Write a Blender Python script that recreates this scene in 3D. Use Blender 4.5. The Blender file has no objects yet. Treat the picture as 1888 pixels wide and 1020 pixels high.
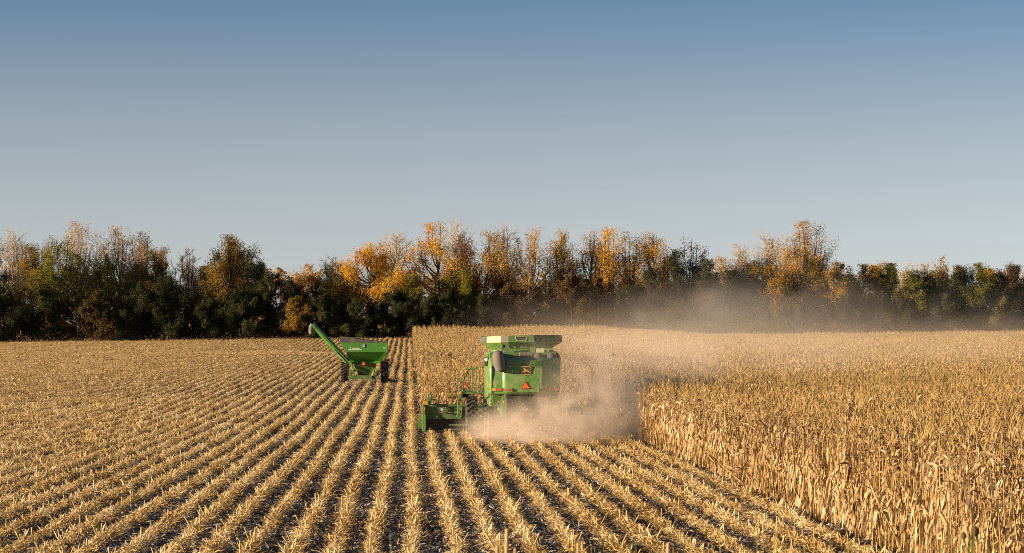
import bpy, bmesh, math, random
import numpy as np
from mathutils import Vector, Matrix
R = math.radians
random.seed(4)
rng = np.random.default_rng(7)
scn = bpy.context.scene
COL = scn.collection

# ------------------------------------------------------------------ camera, sky, sun, exposure
F = 4130.0                 # focal length in pixels of the 1888 px photograph
VX, VY = 754.0, 592.0      # where the rows converge / the horizon
CAM_H = 4.5
cd = bpy.data.cameras.new("camera"); cam = bpy.data.objects.new("camera", cd); COL.objects.link(cam)
cd.sensor_width = 36.0; cd.lens = 36.0 * F / 1888.0
cd.clip_start = 0.5; cd.clip_end = 20000
cam.location = (0, 0, CAM_H)
cam.rotation_euler = (R(90) + math.atan((VY - 510) / F), 0, -math.atan((944 - VX) / F))
cd.dof.use_dof = True; cd.dof.focus_distance = 95; cd.dof.aperture_fstop = 9.0
scn.camera = cam

SUN_EL, SUN_BACK = 10.0, 14.0     # degrees: height of the sun, and how far behind the left shoulder it stands
w = bpy.data.worlds.new("World"); scn.world = w; w.use_nodes = True
nt = w.node_tree; nt.nodes.clear()
sky = nt.nodes.new("ShaderNodeTexSky"); sky.sky_type = 'NISHITA'; sky.sun_disc = False
sky.sun_elevation = R(SUN_EL); sky.sun_rotation = R(-90 - SUN_BACK)
sky.altitude = 300; sky.air_density = 1.0; sky.dust_density = 0.3; sky.ozone_density = 4.0
bg = nt.nodes.new("ShaderNodeBackground"); bg.inputs[1].default_value = 0.15
out = nt.nodes.new("ShaderNodeOutputWorld")
# tint ramp fitted over the sky: paler low down, darker overhead, by height only
tcw = nt.nodes.new("ShaderNodeTexCoord"); sxyz = nt.nodes.new("ShaderNodeSeparateXYZ"); crw = nt.nodes.new("ShaderNodeValToRGB"); mlw = nt.nodes.new("ShaderNodeMix")
mlw.data_type = 'RGBA'; mlw.blend_type = 'MULTIPLY'; mlw.inputs[0].default_value = 1.0
ce = crw.color_ramp.elements
SKY_TINT = [(0.008, (0.6529, 0.6529, 0.8706)), (0.027, (0.6529, 0.5659, 0.6964)), (0.0464, (0.6721, 0.5171, 0.5728)), (0.0657, (0.6834, 0.484, 0.4832)), (0.0868, (0.6573, 0.4527, 0.4222)), (0.1147, (0.5432, 0.3909, 0.3726)), (0.1419, (0.3952, 0.3386, 0.336)), (0.22, (0.29, 0.295, 0.31)), (1.0, (0.30, 0.31, 0.325))]
while len(ce) < len(SKY_TINT): ce.new(.5)
for e_, (p_, c_) in zip(ce, SKY_TINT): e_.position = p_; e_.color = (*c_, 1)
nt.links.new(tcw.outputs["Generated"], sxyz.inputs[0]); nt.links.new(sxyz.outputs[2], crw.inputs[0])
nt.links.new(sky.outputs[0], mlw.inputs[6]); nt.links.new(crw.outputs[0], mlw.inputs[7])
# faint streaks of cirrus
mpw = nt.nodes.new("ShaderNodeMapping"); mpw.inputs["Scale"].default_value = (5, 5, 90); nzw = nt.nodes.new("ShaderNodeTexNoise"); nzw.inputs["Scale"].default_value = 2.2; nzw.inputs["Detail"].default_value = 5
nt.links.new(tcw.outputs["Generated"], mpw.inputs[0]); nt.links.new(mpw.outputs[0], nzw.inputs["Vector"])
crc = nt.nodes.new("ShaderNodeValToRGB"); crc.color_ramp.elements[0].position = .36; crc.color_ramp.elements[0].color = (.985, .986, .988, 1); crc.color_ramp.elements[1].position = .46; crc.color_ramp.elements[1].color = (1, 1, 1, 1)
nt.links.new(nzw.outputs[0], crc.inputs[0])
mlc = nt.nodes.new("ShaderNodeMix"); mlc.data_type = 'RGBA'; mlc.blend_type = 'MULTIPLY'; mlc.inputs[0].default_value = 1.0
nt.links.new(mlw.outputs[2], mlc.inputs[6]); nt.links.new(crc.outputs[0], mlc.inputs[7])
nt.links.new(mlc.outputs[2], bg.inputs[0]); nt.links.new(bg.outputs[0], out.inputs[0])
w.cycles.sampling_method = 'AUTOMATIC'
ld = bpy.data.lights.new("sun", 'SUN'); ld.energy = 5.0; ld.angle = R(0.5); ld.color = (1.0, 0.78, 0.53)
sun = bpy.data.objects.new("sun", ld); COL.objects.link(sun)
sd = Vector((-math.cos(R(SUN_BACK)) * math.cos(R(SUN_EL)), -math.sin(R(SUN_BACK)) * math.cos(R(SUN_EL)), math.sin(R(SUN_EL))))
sun.rotation_euler = sd.to_track_quat('Z', 'Y').to_euler()
scn.view_settings.view_transform = 'Standard'; scn.view_settings.look = 'None'
scn.view_settings.exposure = 1.1; scn.view_settings.gamma = 1.0
scn.cycles.use_denoising = False; scn.cycles.use_adaptive_sampling = False
try: scn.cycles.denoiser = 'OPENIMAGEDENOISE'
except Exception: pass
scn.cycles.max_bounces = 5; scn.cycles.diffuse_bounces = 2; scn.cycles.glossy_bounces = 2
scn.cycles.transmission_bounces = 4; scn.cycles.volume_bounces = 3; scn.cycles.transparent_max_bounces = 6
scn.cycles.volume_step_rate = 1.0; scn.cycles.volume_max_steps = 128
scn.cycles.filter_width = 1.0

# ------------------------------------------------------------------ helpers
def link(o, parent=None):
    COL.objects.link(o)
    if parent is not None: o.parent = parent
    return o
def mesh_np(name, V, quads=None, tris=None, mats=(), smooth=False):
    me = bpy.data.meshes.new(name)
    V = np.asarray(V, np.float32)
    idx, tot = [], []
    if quads is not None and len(quads):
        q = np.asarray(quads, np.int32); idx.append(q.ravel()); tot.append(np.full(len(q), 4, np.int32))
    if tris is not None and len(tris):
        t = np.asarray(tris, np.int32); idx.append(t.ravel()); tot.append(np.full(len(t), 3, np.int32))
    li = np.concatenate(idx); lt = np.concatenate(tot)
    ls = np.concatenate([[0], np.cumsum(lt)[:-1]]).astype(np.int32)
    me.vertices.add(len(V)); me.vertices.foreach_set("co", V.ravel())
    me.loops.add(len(li)); me.loops.foreach_set("vertex_index", li)
    me.polygons.add(len(lt)); me.polygons.foreach_set("loop_start", ls); me.polygons.foreach_set("loop_total", lt)
    if smooth: me.polygons.foreach_set("use_smooth", np.ones(len(lt), bool))
    me.update(calc_edges=True)
    for m in mats: me.materials.append(m)
    return me
def tag(o, label=None, cat=None, group=None, kind=None):
    if label: o["label"] = label
    if cat: o["category"] = cat
    if group: o["group"] = group
    if kind: o["kind"] = kind
    return o
def thing(name, label, cat, loc=(0, 0, 0), rz=0.0, group=None):
    o = bpy.data.objects.new(name, None); link(o); o.empty_display_size = 0.3
    o.location = loc; o.rotation_euler = (0, 0, rz)
    return tag(o, label, cat, group)

class MB:
    """collects boxes, tubes, plates into one mesh"""
    def __init__(s): s.v = []; s.f = []
    def add(s, vs, fs):
        b = len(s.v); s.v += [tuple(p) for p in vs]; s.f += [tuple(i + b for i in f) for f in fs]; return s
    def box(s, x0, x1, y0, y1, z0, z1):
        return s.add([(x0,y0,z0),(x1,y0,z0),(x1,y1,z0),(x0,y1,z0),(x0,y0,z1),(x1,y0,z1),(x1,y1,z1),(x0,y1,z1)],
                     [(0,3,2,1),(4,5,6,7),(0,1,5,4),(1,2,6,5),(2,3,7,6),(3,0,4,7)])
    def hexa(s, p):   # eight free corners, ordered like box
        return s.add(p, [(0,3,2,1),(4,5,6,7),(0,1,5,4),(1,2,6,5),(2,3,7,6),(3,0,4,7)])
    def tube(s, pts, r, n=8, caps=True):
        pts = [Vector(p) for p in pts]; rs = r if isinstance(r, (list, tuple)) else [r] * len(pts)
        b = len(s.v); up = None
        for i, p in enumerate(pts):
            d = (pts[min(i + 1, len(pts) - 1)] - pts[max(i - 1, 0)]).normalized()
            if up is None: up = Vector((0, 0, 1)) if abs(d.z) < 0.9 else Vector((0, 1, 0))
            u = d.cross(up).normalized(); up = u.cross(d).normalized()
            for k in range(n):
                a = 2 * math.pi * k / n
                s.v.append(tuple(p + (u * math.cos(a) + up * math.sin(a)) * rs[i]))
        for i in range(len(pts) - 1):
            for k in range(n):
                a = b + i * n + k; c = b + i * n + (k + 1) % n
                s.f.append((a, c, c + n, a + n))
        if caps:
            s.f.append(tuple(b + k for k in range(n))[::-1]); s.f.append(tuple(b + (len(pts) - 1) * n + k for k in range(n)))
        return s
    def prism(s, prof, axis, a0, a1):
        """closed 2-D outline swept along an axis; prof in the two other axes' order"""
        n = len(prof); vs = []
        for a in (a0, a1):
            for (p, q) in prof:
                vs.append({'x': (a, p, q), 'y': (p, a, q), 'z': (p, q, a)}[axis])
        return s.add(vs, [tuple(range(n)), tuple(range(2 * n - 1, n - 1, -1))] + [(i, i + n, (i + 1) % n + n, (i + 1) % n) for i in range(n)])
    def lathe_x(s, prof, n=40, cx=0, cy=0, cz=0):
        """(x, r) profile turned about a line along x"""
        b = len(s.v); m = len(prof)
        for k in range(n):
            a = 2 * math.pi * k / n
            for (x, r) in prof: s.v.append((cx + x, cy + r * math.cos(a), cz + r * math.sin(a)))
        for k in range(n):
            for j in range(m - 1):
                a = b + k * m + j; c = b + ((k + 1) % n) * m + j
                s.f.append((a, a + 1, c + 1, c))
        return s
    def build(s, name, mat, parent=None, bevel=0.0, smooth=None, label=None, recalc=True):
        me = bpy.data.meshes.new(name)
        bm = bmesh.new()
        vs = [bm.verts.new(p) for p in s.v]
        for f in s.f:
            try: bm.faces.new([vs[i] for i in f])
            except ValueError: pass
        if recalc: bmesh.ops.recalc_face_normals(bm, faces=bm.faces[:])
        bm.to_mesh(me); bm.free()
        for m in (mat if isinstance(mat, (list, tuple)) else [mat]): me.materials.append(m)
        if smooth:
            me.polygons.foreach_set("use_smooth", np.ones(len(me.polygons), bool))
            me.set_sharp_from_angle(angle=R(smooth))
        o = bpy.data.objects.new(name, me); link(o, parent)
        if bevel:
            bv = o.modifiers.new("edge", 'BEVEL'); bv.width = bevel; bv.segments = 2; bv.limit_method = 'ANGLE'; bv.angle_limit = R(35)
            bv.harden_normals = False
        if label: o["label"] = label
        return o

def text_part(txt, name, size, mat, parent, loc, depth=0.004, scale_x=1.0, bold=0.0):
    c = bpy.data.curves.new("lettering", 'FONT'); c.body = txt; c.size = size; c.extrude = depth; c.offset = bold
    c.align_x = 'CENTER'; c.align_y = 'CENTER'
    t = bpy.data.objects.new("lettering", c); COL.objects.link(t)
    bpy.context.view_layer.update()
    me = bpy.data.meshes.new_from_object(t); bpy.data.objects.remove(t)
    me.materials.clear(); me.materials.append(mat)
    o = bpy.data.objects.new(name, me); link(o, parent)
    o.rotation_euler = (R(90), 0, 0); o.location = loc; o.scale = (scale_x, 1, 1)
    return o

# ------------------------------------------------------------------ materials
def new_mat(name):
    m = bpy.data.materials.new(name); m.use_nodes = True
    return m, m.node_tree, m.node_tree.nodes["Principled BSDF"]
def N(nt, t, **kw):
    n = nt.nodes.new(t)
    for k, v in kw.items(): setattr(n, k, v)
    return n
def ramp(nt, fac, stops):
    r = N(nt, "ShaderNodeValToRGB"); e = r.color_ramp.elements
    while len(e) < len(stops): e.new(0.5)
    for i, (p, c) in enumerate(stops): e[i].position = p; e[i].color = (*c, 1)
    nt.links.new(fac, r.inputs[0]); return r.outputs[0]
def mixc(nt, fac, a, b, mode='MIX'):
    n = N(nt, "ShaderNodeMix", data_type='RGBA', blend_type=mode)
    for s, v in ((n.inputs[0], fac), (n.inputs[6], a), (n.inputs[7], b)):
        if isinstance(v, (int, float)): s.default_value = v
        elif isinstance(v, tuple): s.default_value = (*v, 1)
        else: nt.links.new(v, s)
    return n.outputs[2]
def paint(name, col, rough=0.35, coat=0.4, dust=0.25, dustcol=(0.36, 0.27, 0.17), metal=0.0, scale=3.0):
    """machine paint with a film of field dust in patches"""
    m, nt, b = new_mat(name)
    tc = N(nt, "ShaderNodeTexCoord")
    n1 = N(nt, "ShaderNodeTexNoise"); n1.inputs["Scale"].default_value = scale; n1.inputs["Detail"].default_value = 6
    nt.links.new(tc.outputs["Object"], n1.inputs["Vector"])
    f = ramp(nt, n1.outputs[0], [(0.38, (0, 0, 0)), (0.72, (dust, dust, dust))])
    c = mixc(nt, f, col, dustcol)
    nt.links.new(c, b.inputs["Base Color"])
    rr = N(nt, "ShaderNodeMath", operation='MULTIPLY_ADD'); nt.links.new(f, rr.inputs[0]); rr.inputs[1].default_value = 0.8; rr.inputs[2].default_value = rough
    nt.links.new(rr.outputs[0], b.inputs["Roughness"])
    b.inputs["Coat Weight"].default_value = coat; b.inputs["Coat Roughness"].default_value = 0.12
    b.inputs["Metallic"].default_value = metal
    return m
def leafy(name, stops, trans=0.35, nscale=0.5, patch=None, spread=0.6, inst=False):
    """leaf material: each leaf its own tint, tints drift in clumps; light passes through"""
    m, nt, b = new_mat(name)
    nt.nodes.remove(b)
    o = nt.nodes["Material Output"]
    g = N(nt, "ShaderNodeNewGeometry"); tc = N(nt, "ShaderNodeTexCoord")
    n1 = N(nt, "ShaderNodeTexNoise"); n1.inputs["Scale"].default_value = nscale; n1.inputs["Detail"].default_value = 3
    nt.links.new(g.outputs["Position"], n1.inputs["Vector"])
    a = N(nt, "ShaderNodeMath", operation='MULTIPLY'); nt.links.new(g.outputs["Random Per Island"], a.inputs[0]); a.inputs[1].default_value = spread
    s = N(nt, "ShaderNodeMath", operation='MULTIPLY_ADD'); nt.links.new(n1.outputs[0], s.inputs[0]); s.inputs[1].default_value = 1.4
    s.inputs[2].default_value = -0.2 - spread * 0.5
    t = N(nt, "ShaderNodeMath", operation='ADD'); nt.links.new(a.outputs[0], t.inputs[0]); nt.links.new(s.outputs[0], t.inputs[1])
    last = t.outputs[0]
    if inst:
        oi = N(nt, "ShaderNodeObjectInfo")
        q = N(nt, "ShaderNodeMath", operation='MULTIPLY_ADD'); nt.links.new(oi.outputs["Random"], q.inputs[0]); q.inputs[1].default_value = 0.35; q.inputs[2].default_value = -0.17
        t2 = N(nt, "ShaderNodeMath", operation='ADD'); nt.links.new(last, t2.inputs[0]); nt.links.new(q.outputs[0], t2.inputs[1]); last = t2.outputs[0]
    c = ramp(nt, last, stops)
    d = N(nt, "ShaderNodeBsdfDiffuse"); tr = N(nt, "ShaderNodeBsdfTranslucent"); mx = N(nt, "ShaderNodeMixShader")
    mx.inputs[0].default_value = trans
    nt.links.new(c, d.inputs[0]); nt.links.new(c, tr.inputs[0])
    nt.links.new(d.outputs[0], mx.inputs[1]); nt.links.new(tr.outputs[0], mx.inputs[2])
    nt.links.new(mx.outputs[0], o.inputs[0])
    return m
def bark(name, col):
    m, nt, b = new_mat(name)
    g = N(nt, "ShaderNodeNewGeometry"); n1 = N(nt, "ShaderNodeTexNoise"); n1.inputs["Scale"].default_value = 3.0; n1.inputs["Detail"].default_value = 5
    nt.links.new(g.outputs["Position"], n1.inputs["Vector"])
    c = ramp(nt, n1.outputs[0], [(0.3, tuple(v * 0.6 for v in col)), (0.7, tuple(v * 1.25 for v in col))])
    nt.links.new(c, b.inputs["Base Color"]); b.inputs["Roughness"].default_value = 0.9; b.inputs["Specular IOR Level"].default_value = 0.1
    return m

M = {}
M['green'] = paint("green_paint", (0.080, 0.215, 0.030), 0.40, 0.22, 0.46)
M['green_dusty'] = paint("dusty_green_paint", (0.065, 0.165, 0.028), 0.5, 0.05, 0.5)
M['green_cart'] = paint("cart_green_paint", (0.065, 0.27, 0.022), 0.38, 0.25, 0.12)
M['green_sunlit'] = paint("sunlit_green_panel", (0.30, 0.42, 0.10), 0.4, 0.3, 0.2)  # tank green lightened in its colour for sun on the left panel
M['rubber'] = paint("rubber", (0.045, 0.042, 0.042), 0.75, 0.0, 0.6, (0.22, 0.18, 0.14))
M['tyre'] = paint("tyre_rubber", (0.03, 0.028, 0.027), 0.8, 0.0, 0.55, (0.2, 0.155, 0.11), scale=5)
M['canvas'] = paint("grey_rubber_boot", (0.15, 0.125, 0.11), 0.85, 0.0, 0.5, (0.25, 0.2, 0.15))
M['tarp'] = paint("grey_tarp", (0.075, 0.068, 0.066), 0.8, 0.0, 0.4)
M['black'] = paint("black_steel", (0.02, 0.02, 0.02), 0.5, 0.1, 0.4)
M['yellow'] = paint("yellow_paint", (0.62, 0.38, 0.02), 0.4, 0.3, 0.15)
M['cream'] = paint("pale_plate", (0.62, 0.60, 0.36), 0.5, 0.1, 0.2)
M['white'] = paint("white_decal", (0.75, 0.74, 0.70), 0.5, 0.1, 0.12)
M['orange_sign'] = paint("orange_reflector", (0.85, 0.16, 0.03), 0.45, 0.2, 0.08)
M['red_sign'] = paint("red_border", (0.45, 0.03, 0.025), 0.45, 0.2, 0.1)
M['red'] = paint("red_lens", (0.62, 0.05, 0.03), 0.25, 0.6, 0.15)
M['amber'] = paint("amber_lens", (0.80, 0.26, 0.02), 0.25, 0.6, 0.1)
M['glass'] = paint("dark_glass", (0.03, 0.04, 0.045), 0.08, 0.8, 0.2)
M['lamp_glass'] = paint("work_lamp_glass", (0.75, 0.75, 0.72), 0.08, 1.0, 0.05)
M['pane'] = paint("sight_window", (0.42, 0.50, 0.60), 0.2, 0.6, 0.1)
M['steel'] = paint("grey_steel", (0.28, 0.26, 0.24), 0.5, 0.1, 0.4, metal=0.4)
M['emblem_dark'] = paint("emblem_dark", (0.035, 0.028, 0.02), 0.4, 0.3, 0.1)

STRAW = [(0.0, (0.14, 0.08, 0.034)), (0.3, (0.37, 0.235, 0.105)), (0.62, (0.56, 0.385, 0.195)), (1.0, (0.76, 0.60, 0.37))]
M['corn_leaf'] = leafy("dry_corn_leaf", STRAW, 0.30, 0.35, spread=0.9, inst=True)
M['corn_stalk'] = leafy("dry_corn_stalk", [(0.0, (0.20, 0.11, 0.04)), (0.5, (0.42, 0.27, 0.10)), (1.0, (0.58, 0.42, 0.17))], 0.05, 0.5, spread=0.6, inst=True)
M['husk'] = leafy("corn_husk", [(0.0, (0.42, 0.27, 0.12)), (1.0, (0.66, 0.48, 0.26))], 0.1, 0.5, spread=0.8, inst=True)
M['stub'] = leafy("corn_stub", [(0.0, (0.40, 0.25, 0.07)), (0.5, (0.60, 0.43, 0.17)), (1.0, (0.72, 0.57, 0.28))], 0.1, 0.3, spread=0.9, inst=True)
M['residue'] = leafy("corn_residue", [(0.0, (0.24, 0.14, 0.05)), (0.3, (0.56, 0.375, 0.150)), (0.65, (0.73, 0.53, 0.245)), (1.0, (0.82, 0.68, 0.44))], 0.3, 0.3, spread=1.0, inst=True)
M['litter'] = leafy("corn_litter", [(0.0, (0.11, 0.085, 0.07)), (0.5, (0.32, 0.26, 0.20)), (1.0, (0.60, 0.53, 0.45))], 0.1, 0.3, spread=1.1, inst=True)

# ------------------------------------------------------------------ terrain
PY = np.array([0, 5, 7, 16, 28, 43, 70, 90, 115, 140, 165, 225, 285, 325, 356, 390, 440, 700, 20000.0])
PZ = np.array([2.9, 2.9, 2.55, 0.35, 0.15, 0.10, -0.12, -0.28, -0.36, -0.25, -0.12, 0.1, 0.5, 1.05, 1.62, 1.62, 1.3, 0.5, 0.0])
EX = np.array([-400, -65, -35, -5, 0, 12.6, 25.5, 34, 47, 56, 98, 400.0])
EZ = np.array([0.8, 0.97, 1.3, 1.63, 1.63, 1.50, 1.82, 1.25, 0.40, 0.45, 0.86, 0.9])
def smooth1(v): v = np.clip(v, 0, 1); return v * v * (3 - 2 * v)
_gy = np.arange(0, 20001.0, 1.0); _gz = np.interp(_gy, PY, PZ)
_k = np.ones(13) / 13; _gp = np.pad(_gz, 6, mode='edge'); _gz = np.convolve(_gp, _k, 'valid')
_gx = np.arange(-400, 400.5, 1.0); _ge = np.interp(_gx, EX, EZ); _ge = np.convolve(np.pad(_ge, 4, mode='edge'), np.ones(9) / 9, 'valid')
def ground(x, y):
    x = np.asarray(x, float); y = np.asarray(y, float)
    z = np.interp(y, _gy, _gz)
    e = np.interp(x, _gx, _ge) - 1.62
    k = smooth1((y - 225) / 131) * (1 - smooth1((y - 420) / 300))
    return z + e * k
def gz(x, y): return float(ground(x, y))
def at(px, D): return (px - VX) / F * D            # pixel column of the photograph -> x at distance D along the rows

def ground_sheet():
    ys = np.concatenate([np.arange(-60, 0, 6), np.arange(0, 40, 1.0), np.arange(40, 480, 3.0), np.geomspace(480, 15000, 26)])
    xs = np.concatenate([-np.geomspace(150, 9000, 18)[::-1], np.arange(-145, 150, 3.0), np.geomspace(150, 9000, 18)])
    X, Y = np.meshgrid(xs, ys); Z = ground(X, np.maximum(Y, 0))
    V = np.stack([X, Y, Z], -1).reshape(-1, 3)
    nx, ny = len(xs), len(ys); i = np.arange(nx - 1)[None] + nx * np.arange(ny - 1)[:, None]
    Q = np.stack([i, i + 1, i + nx + 1, i + nx], -1).reshape(-1, 4)
    m, nt, b = new_mat("field_soil")
    g = N(nt, "ShaderNodeNewGeometry")
    n1 = N(nt, "ShaderNodeTexNoise"); n1.inputs["Scale"].default_value = 6.0; n1.inputs["Detail"].default_value = 8; n1.inputs["Roughness"].default_value = 0.7
    n2 = N(nt, "ShaderNodeTexNoise"); n2.inputs["Scale"].default_value = 0.15; n2.inputs["Detail"].default_value = 4
    vo = N(nt, "ShaderNodeTexVoronoi"); vo.inputs["Scale"].default_value = 9.0
    for n in (n1, n2, vo): nt.links.new(g.outputs["Position"], n.inputs["Vector"])
    soil = ramp(nt, n1.outputs[0], [(0.3, (0.05, 0.040, 0.034)), (0.7, (0.12, 0.095, 0.078))])
    res = ramp(nt, vo.outputs["Color"], [(0.1, (0.10, 0.075, 0.05)), (0.9, (0.36, 0.27, 0.17))])
    f = ramp(nt, n1.outputs[0], [(0.48, (0, 0, 0)), (0.66, (0.6, 0.6, 0.6))])
    c = mixc(nt, f, soil, res)
    # beyond the field and on the bank: dry grass
    sp = N(nt, "ShaderNodeSeparateXYZ"); nt.links.new(g.outputs["Position"], sp.inputs[0])
    far = ramp(nt, sp.outputs["Y"], [(0.0, (0, 0, 0)), (1.0, (1, 1, 1))])
    mr = N(nt, "ShaderNodeMapRange"); nt.links.new(sp.outputs["Y"], mr.inputs[0]); mr.inputs[1].default_value = 355; mr.inputs[2].default_value = 360
    mr2 = N(nt, "ShaderNodeMapRange"); nt.links.new(sp.outputs["Y"], mr2.inputs[0]); mr2.inputs[1].default_value = 30; mr2.inputs[2].default_value = 24
    ad = N(nt, "ShaderNodeMath", operation='MAXIMUM'); nt.links.new(mr.outputs[0], ad.inputs[0]); nt.links.new(mr2.outputs[0], ad.inputs[1])
    gr = ramp(nt, n2.outputs[0], [(0.35, (0.22, 0.155, 0.07)), (0.65, (0.40, 0.29, 0.14))])
    c = mixc(nt, ad.outputs[0], c, gr)
    nt.links.new(c, b.inputs["Base Color"]); b.inputs["Roughness"].default_value = 1.0; b.inputs["Specular IOR Level"].default_value = 0.05
    bp = N(nt, "ShaderNodeBump"); bp.inputs["Strength"].default_value = 0.7; bp.inputs["Distance"].default_value = 0.06
    nt.links.new(n1.outputs[0], bp.inputs["Height"]); nt.links.new(bp.outputs[0], b.inputs["Normal"])
    o = bpy.data.objects.new("ground", mesh_np("ground", V, Q, mats=[m], smooth=True)); link(o)
    tag(o, kind='structure')
ground_sheet()

# ------------------------------------------------------------------ instancing of uncountable stuff
def scatter(name, P, rot, scl, idx, variants, label, cat):
    """one stuff object: points that carry one of a few variant meshes each"""
    src = bpy.data.collections.new(name + "_variants")
    for i, me in enumerate(variants): src.objects.link(bpy.data.objects.new(f"{name}_variant_{i:02d}", me))
    me = bpy.data.meshes.new(name); me.vertices.add(len(P)); me.vertices.foreach_set("co", np.asarray(P, np.float32).ravel())
    a = me.attributes.new("rot", 'FLOAT_VECTOR', 'POINT'); a.data.foreach_set("vector", np.asarray(rot, np.float32).ravel())
    a = me.attributes.new("scl", 'FLOAT_VECTOR', 'POINT'); a.data.foreach_set("vector", np.asarray(scl, np.float32).ravel())
    a = me.attributes.new("idx", 'INT', 'POINT'); a.data.foreach_set("value", np.asarray(idx, np.int32))
    ng = bpy.data.node_groups.new(name, 'GeometryNodeTree')
    ng.interface.new_socket("Geometry", in_out='INPUT', socket_type='NodeSocketGeometry')
    ng.interface.new_socket("Geometry", in_out='OUTPUT', socket_type='NodeSocketGeometry')
    gi = ng.nodes.new("NodeGroupInput"); go = ng.nodes.new("NodeGroupOutput")
    ci = ng.nodes.new("GeometryNodeCollectionInfo"); ci.inputs["Collection"].default_value = src
    ci.inputs["Separate Children"].default_value = True; ci.inputs["Reset Children"].default_value = True
    ip = ng.nodes.new("GeometryNodeInstanceOnPoints"); ip.inputs["Pick Instance"].default_value = True
    def attr(nm, ty):
        n = ng.nodes.new("GeometryNodeInputNamedAttribute"); n.data_type = ty; n.inputs["Name"].default_value = nm; return n.outputs["Attribute"]
    er = ng.nodes.new("FunctionNodeEulerToRotation")
    L = ng.links.new
    L(gi.outputs[0], ip.inputs["Points"]); L(ci.outputs[0], ip.inputs["Instance"])
    L(attr("idx", 'INT'), ip.inputs["Instance Index"]); L(attr("rot", 'FLOAT_VECTOR'), er.inputs[0])
    L(er.outputs[0], ip.inputs["Rotation"]); L(attr("scl", 'FLOAT_VECTOR'), ip.inputs["Scale"]); L(ip.outputs[0], go.inputs[0])
    o = bpy.data.objects.new(name, me); link(o)
    md = o.modifiers.new("scatter", 'NODES'); md.node_group = ng
    tag(o, label, cat, kind='stuff')
    return o

def strip(V, Q, p0, d0, length, width, droop, segs, r, twist=0.0, fold=0.0):
    """a bent leaf blade; appended to V, Q"""
    d = Vector(d0).normalized(); p = Vector(p0)
    side = d.cross(Vector((0, 0, 1)))
    if side.length < 0.05: side = Vector((1, 0, 0))
    side.normalize()
    side = Matrix.Rotation(r.uniform(-twist, twist), 3, d) @ side
    b = len(V); st = length / segs
    for i in range(segs + 1):
        t = i / segs; wd = width * (0.55 + 1.6 * t * (1 - t) + 0.05) * (1 - 0.85 * t ** 3) * 0.5
        V.append(tuple(p - side * wd)); V.append(tuple(p + side * wd))
        d = (d + Vector((0, 0, -droop * (0.4 + t)))).normalized()
        side = (Matrix.Rotation(r.uniform(-fold, fold), 3, d) @ side).normalized()
        p = p + d * st
    for i in range(segs):
        a = b + 2 * i; Q.append((a, a + 1, a + 3, a + 2))

def stalk_tube(V, Q, pts, rad, n=4):
    b = len(V)
    for i, p in enumerate(pts):
        for k in range(n):
            a = 2 * math.pi * k / n
            V.append((p[0] + rad[i] * math.cos(a), p[1] + rad[i] * math.sin(a), p[2]))
    for i in range(len(pts) - 1):
        for k in range(n):
            a = b + i * n + k; c = b + i * n + (k + 1) % n
            Q.append((a, c, c + n, a + n))

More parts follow.
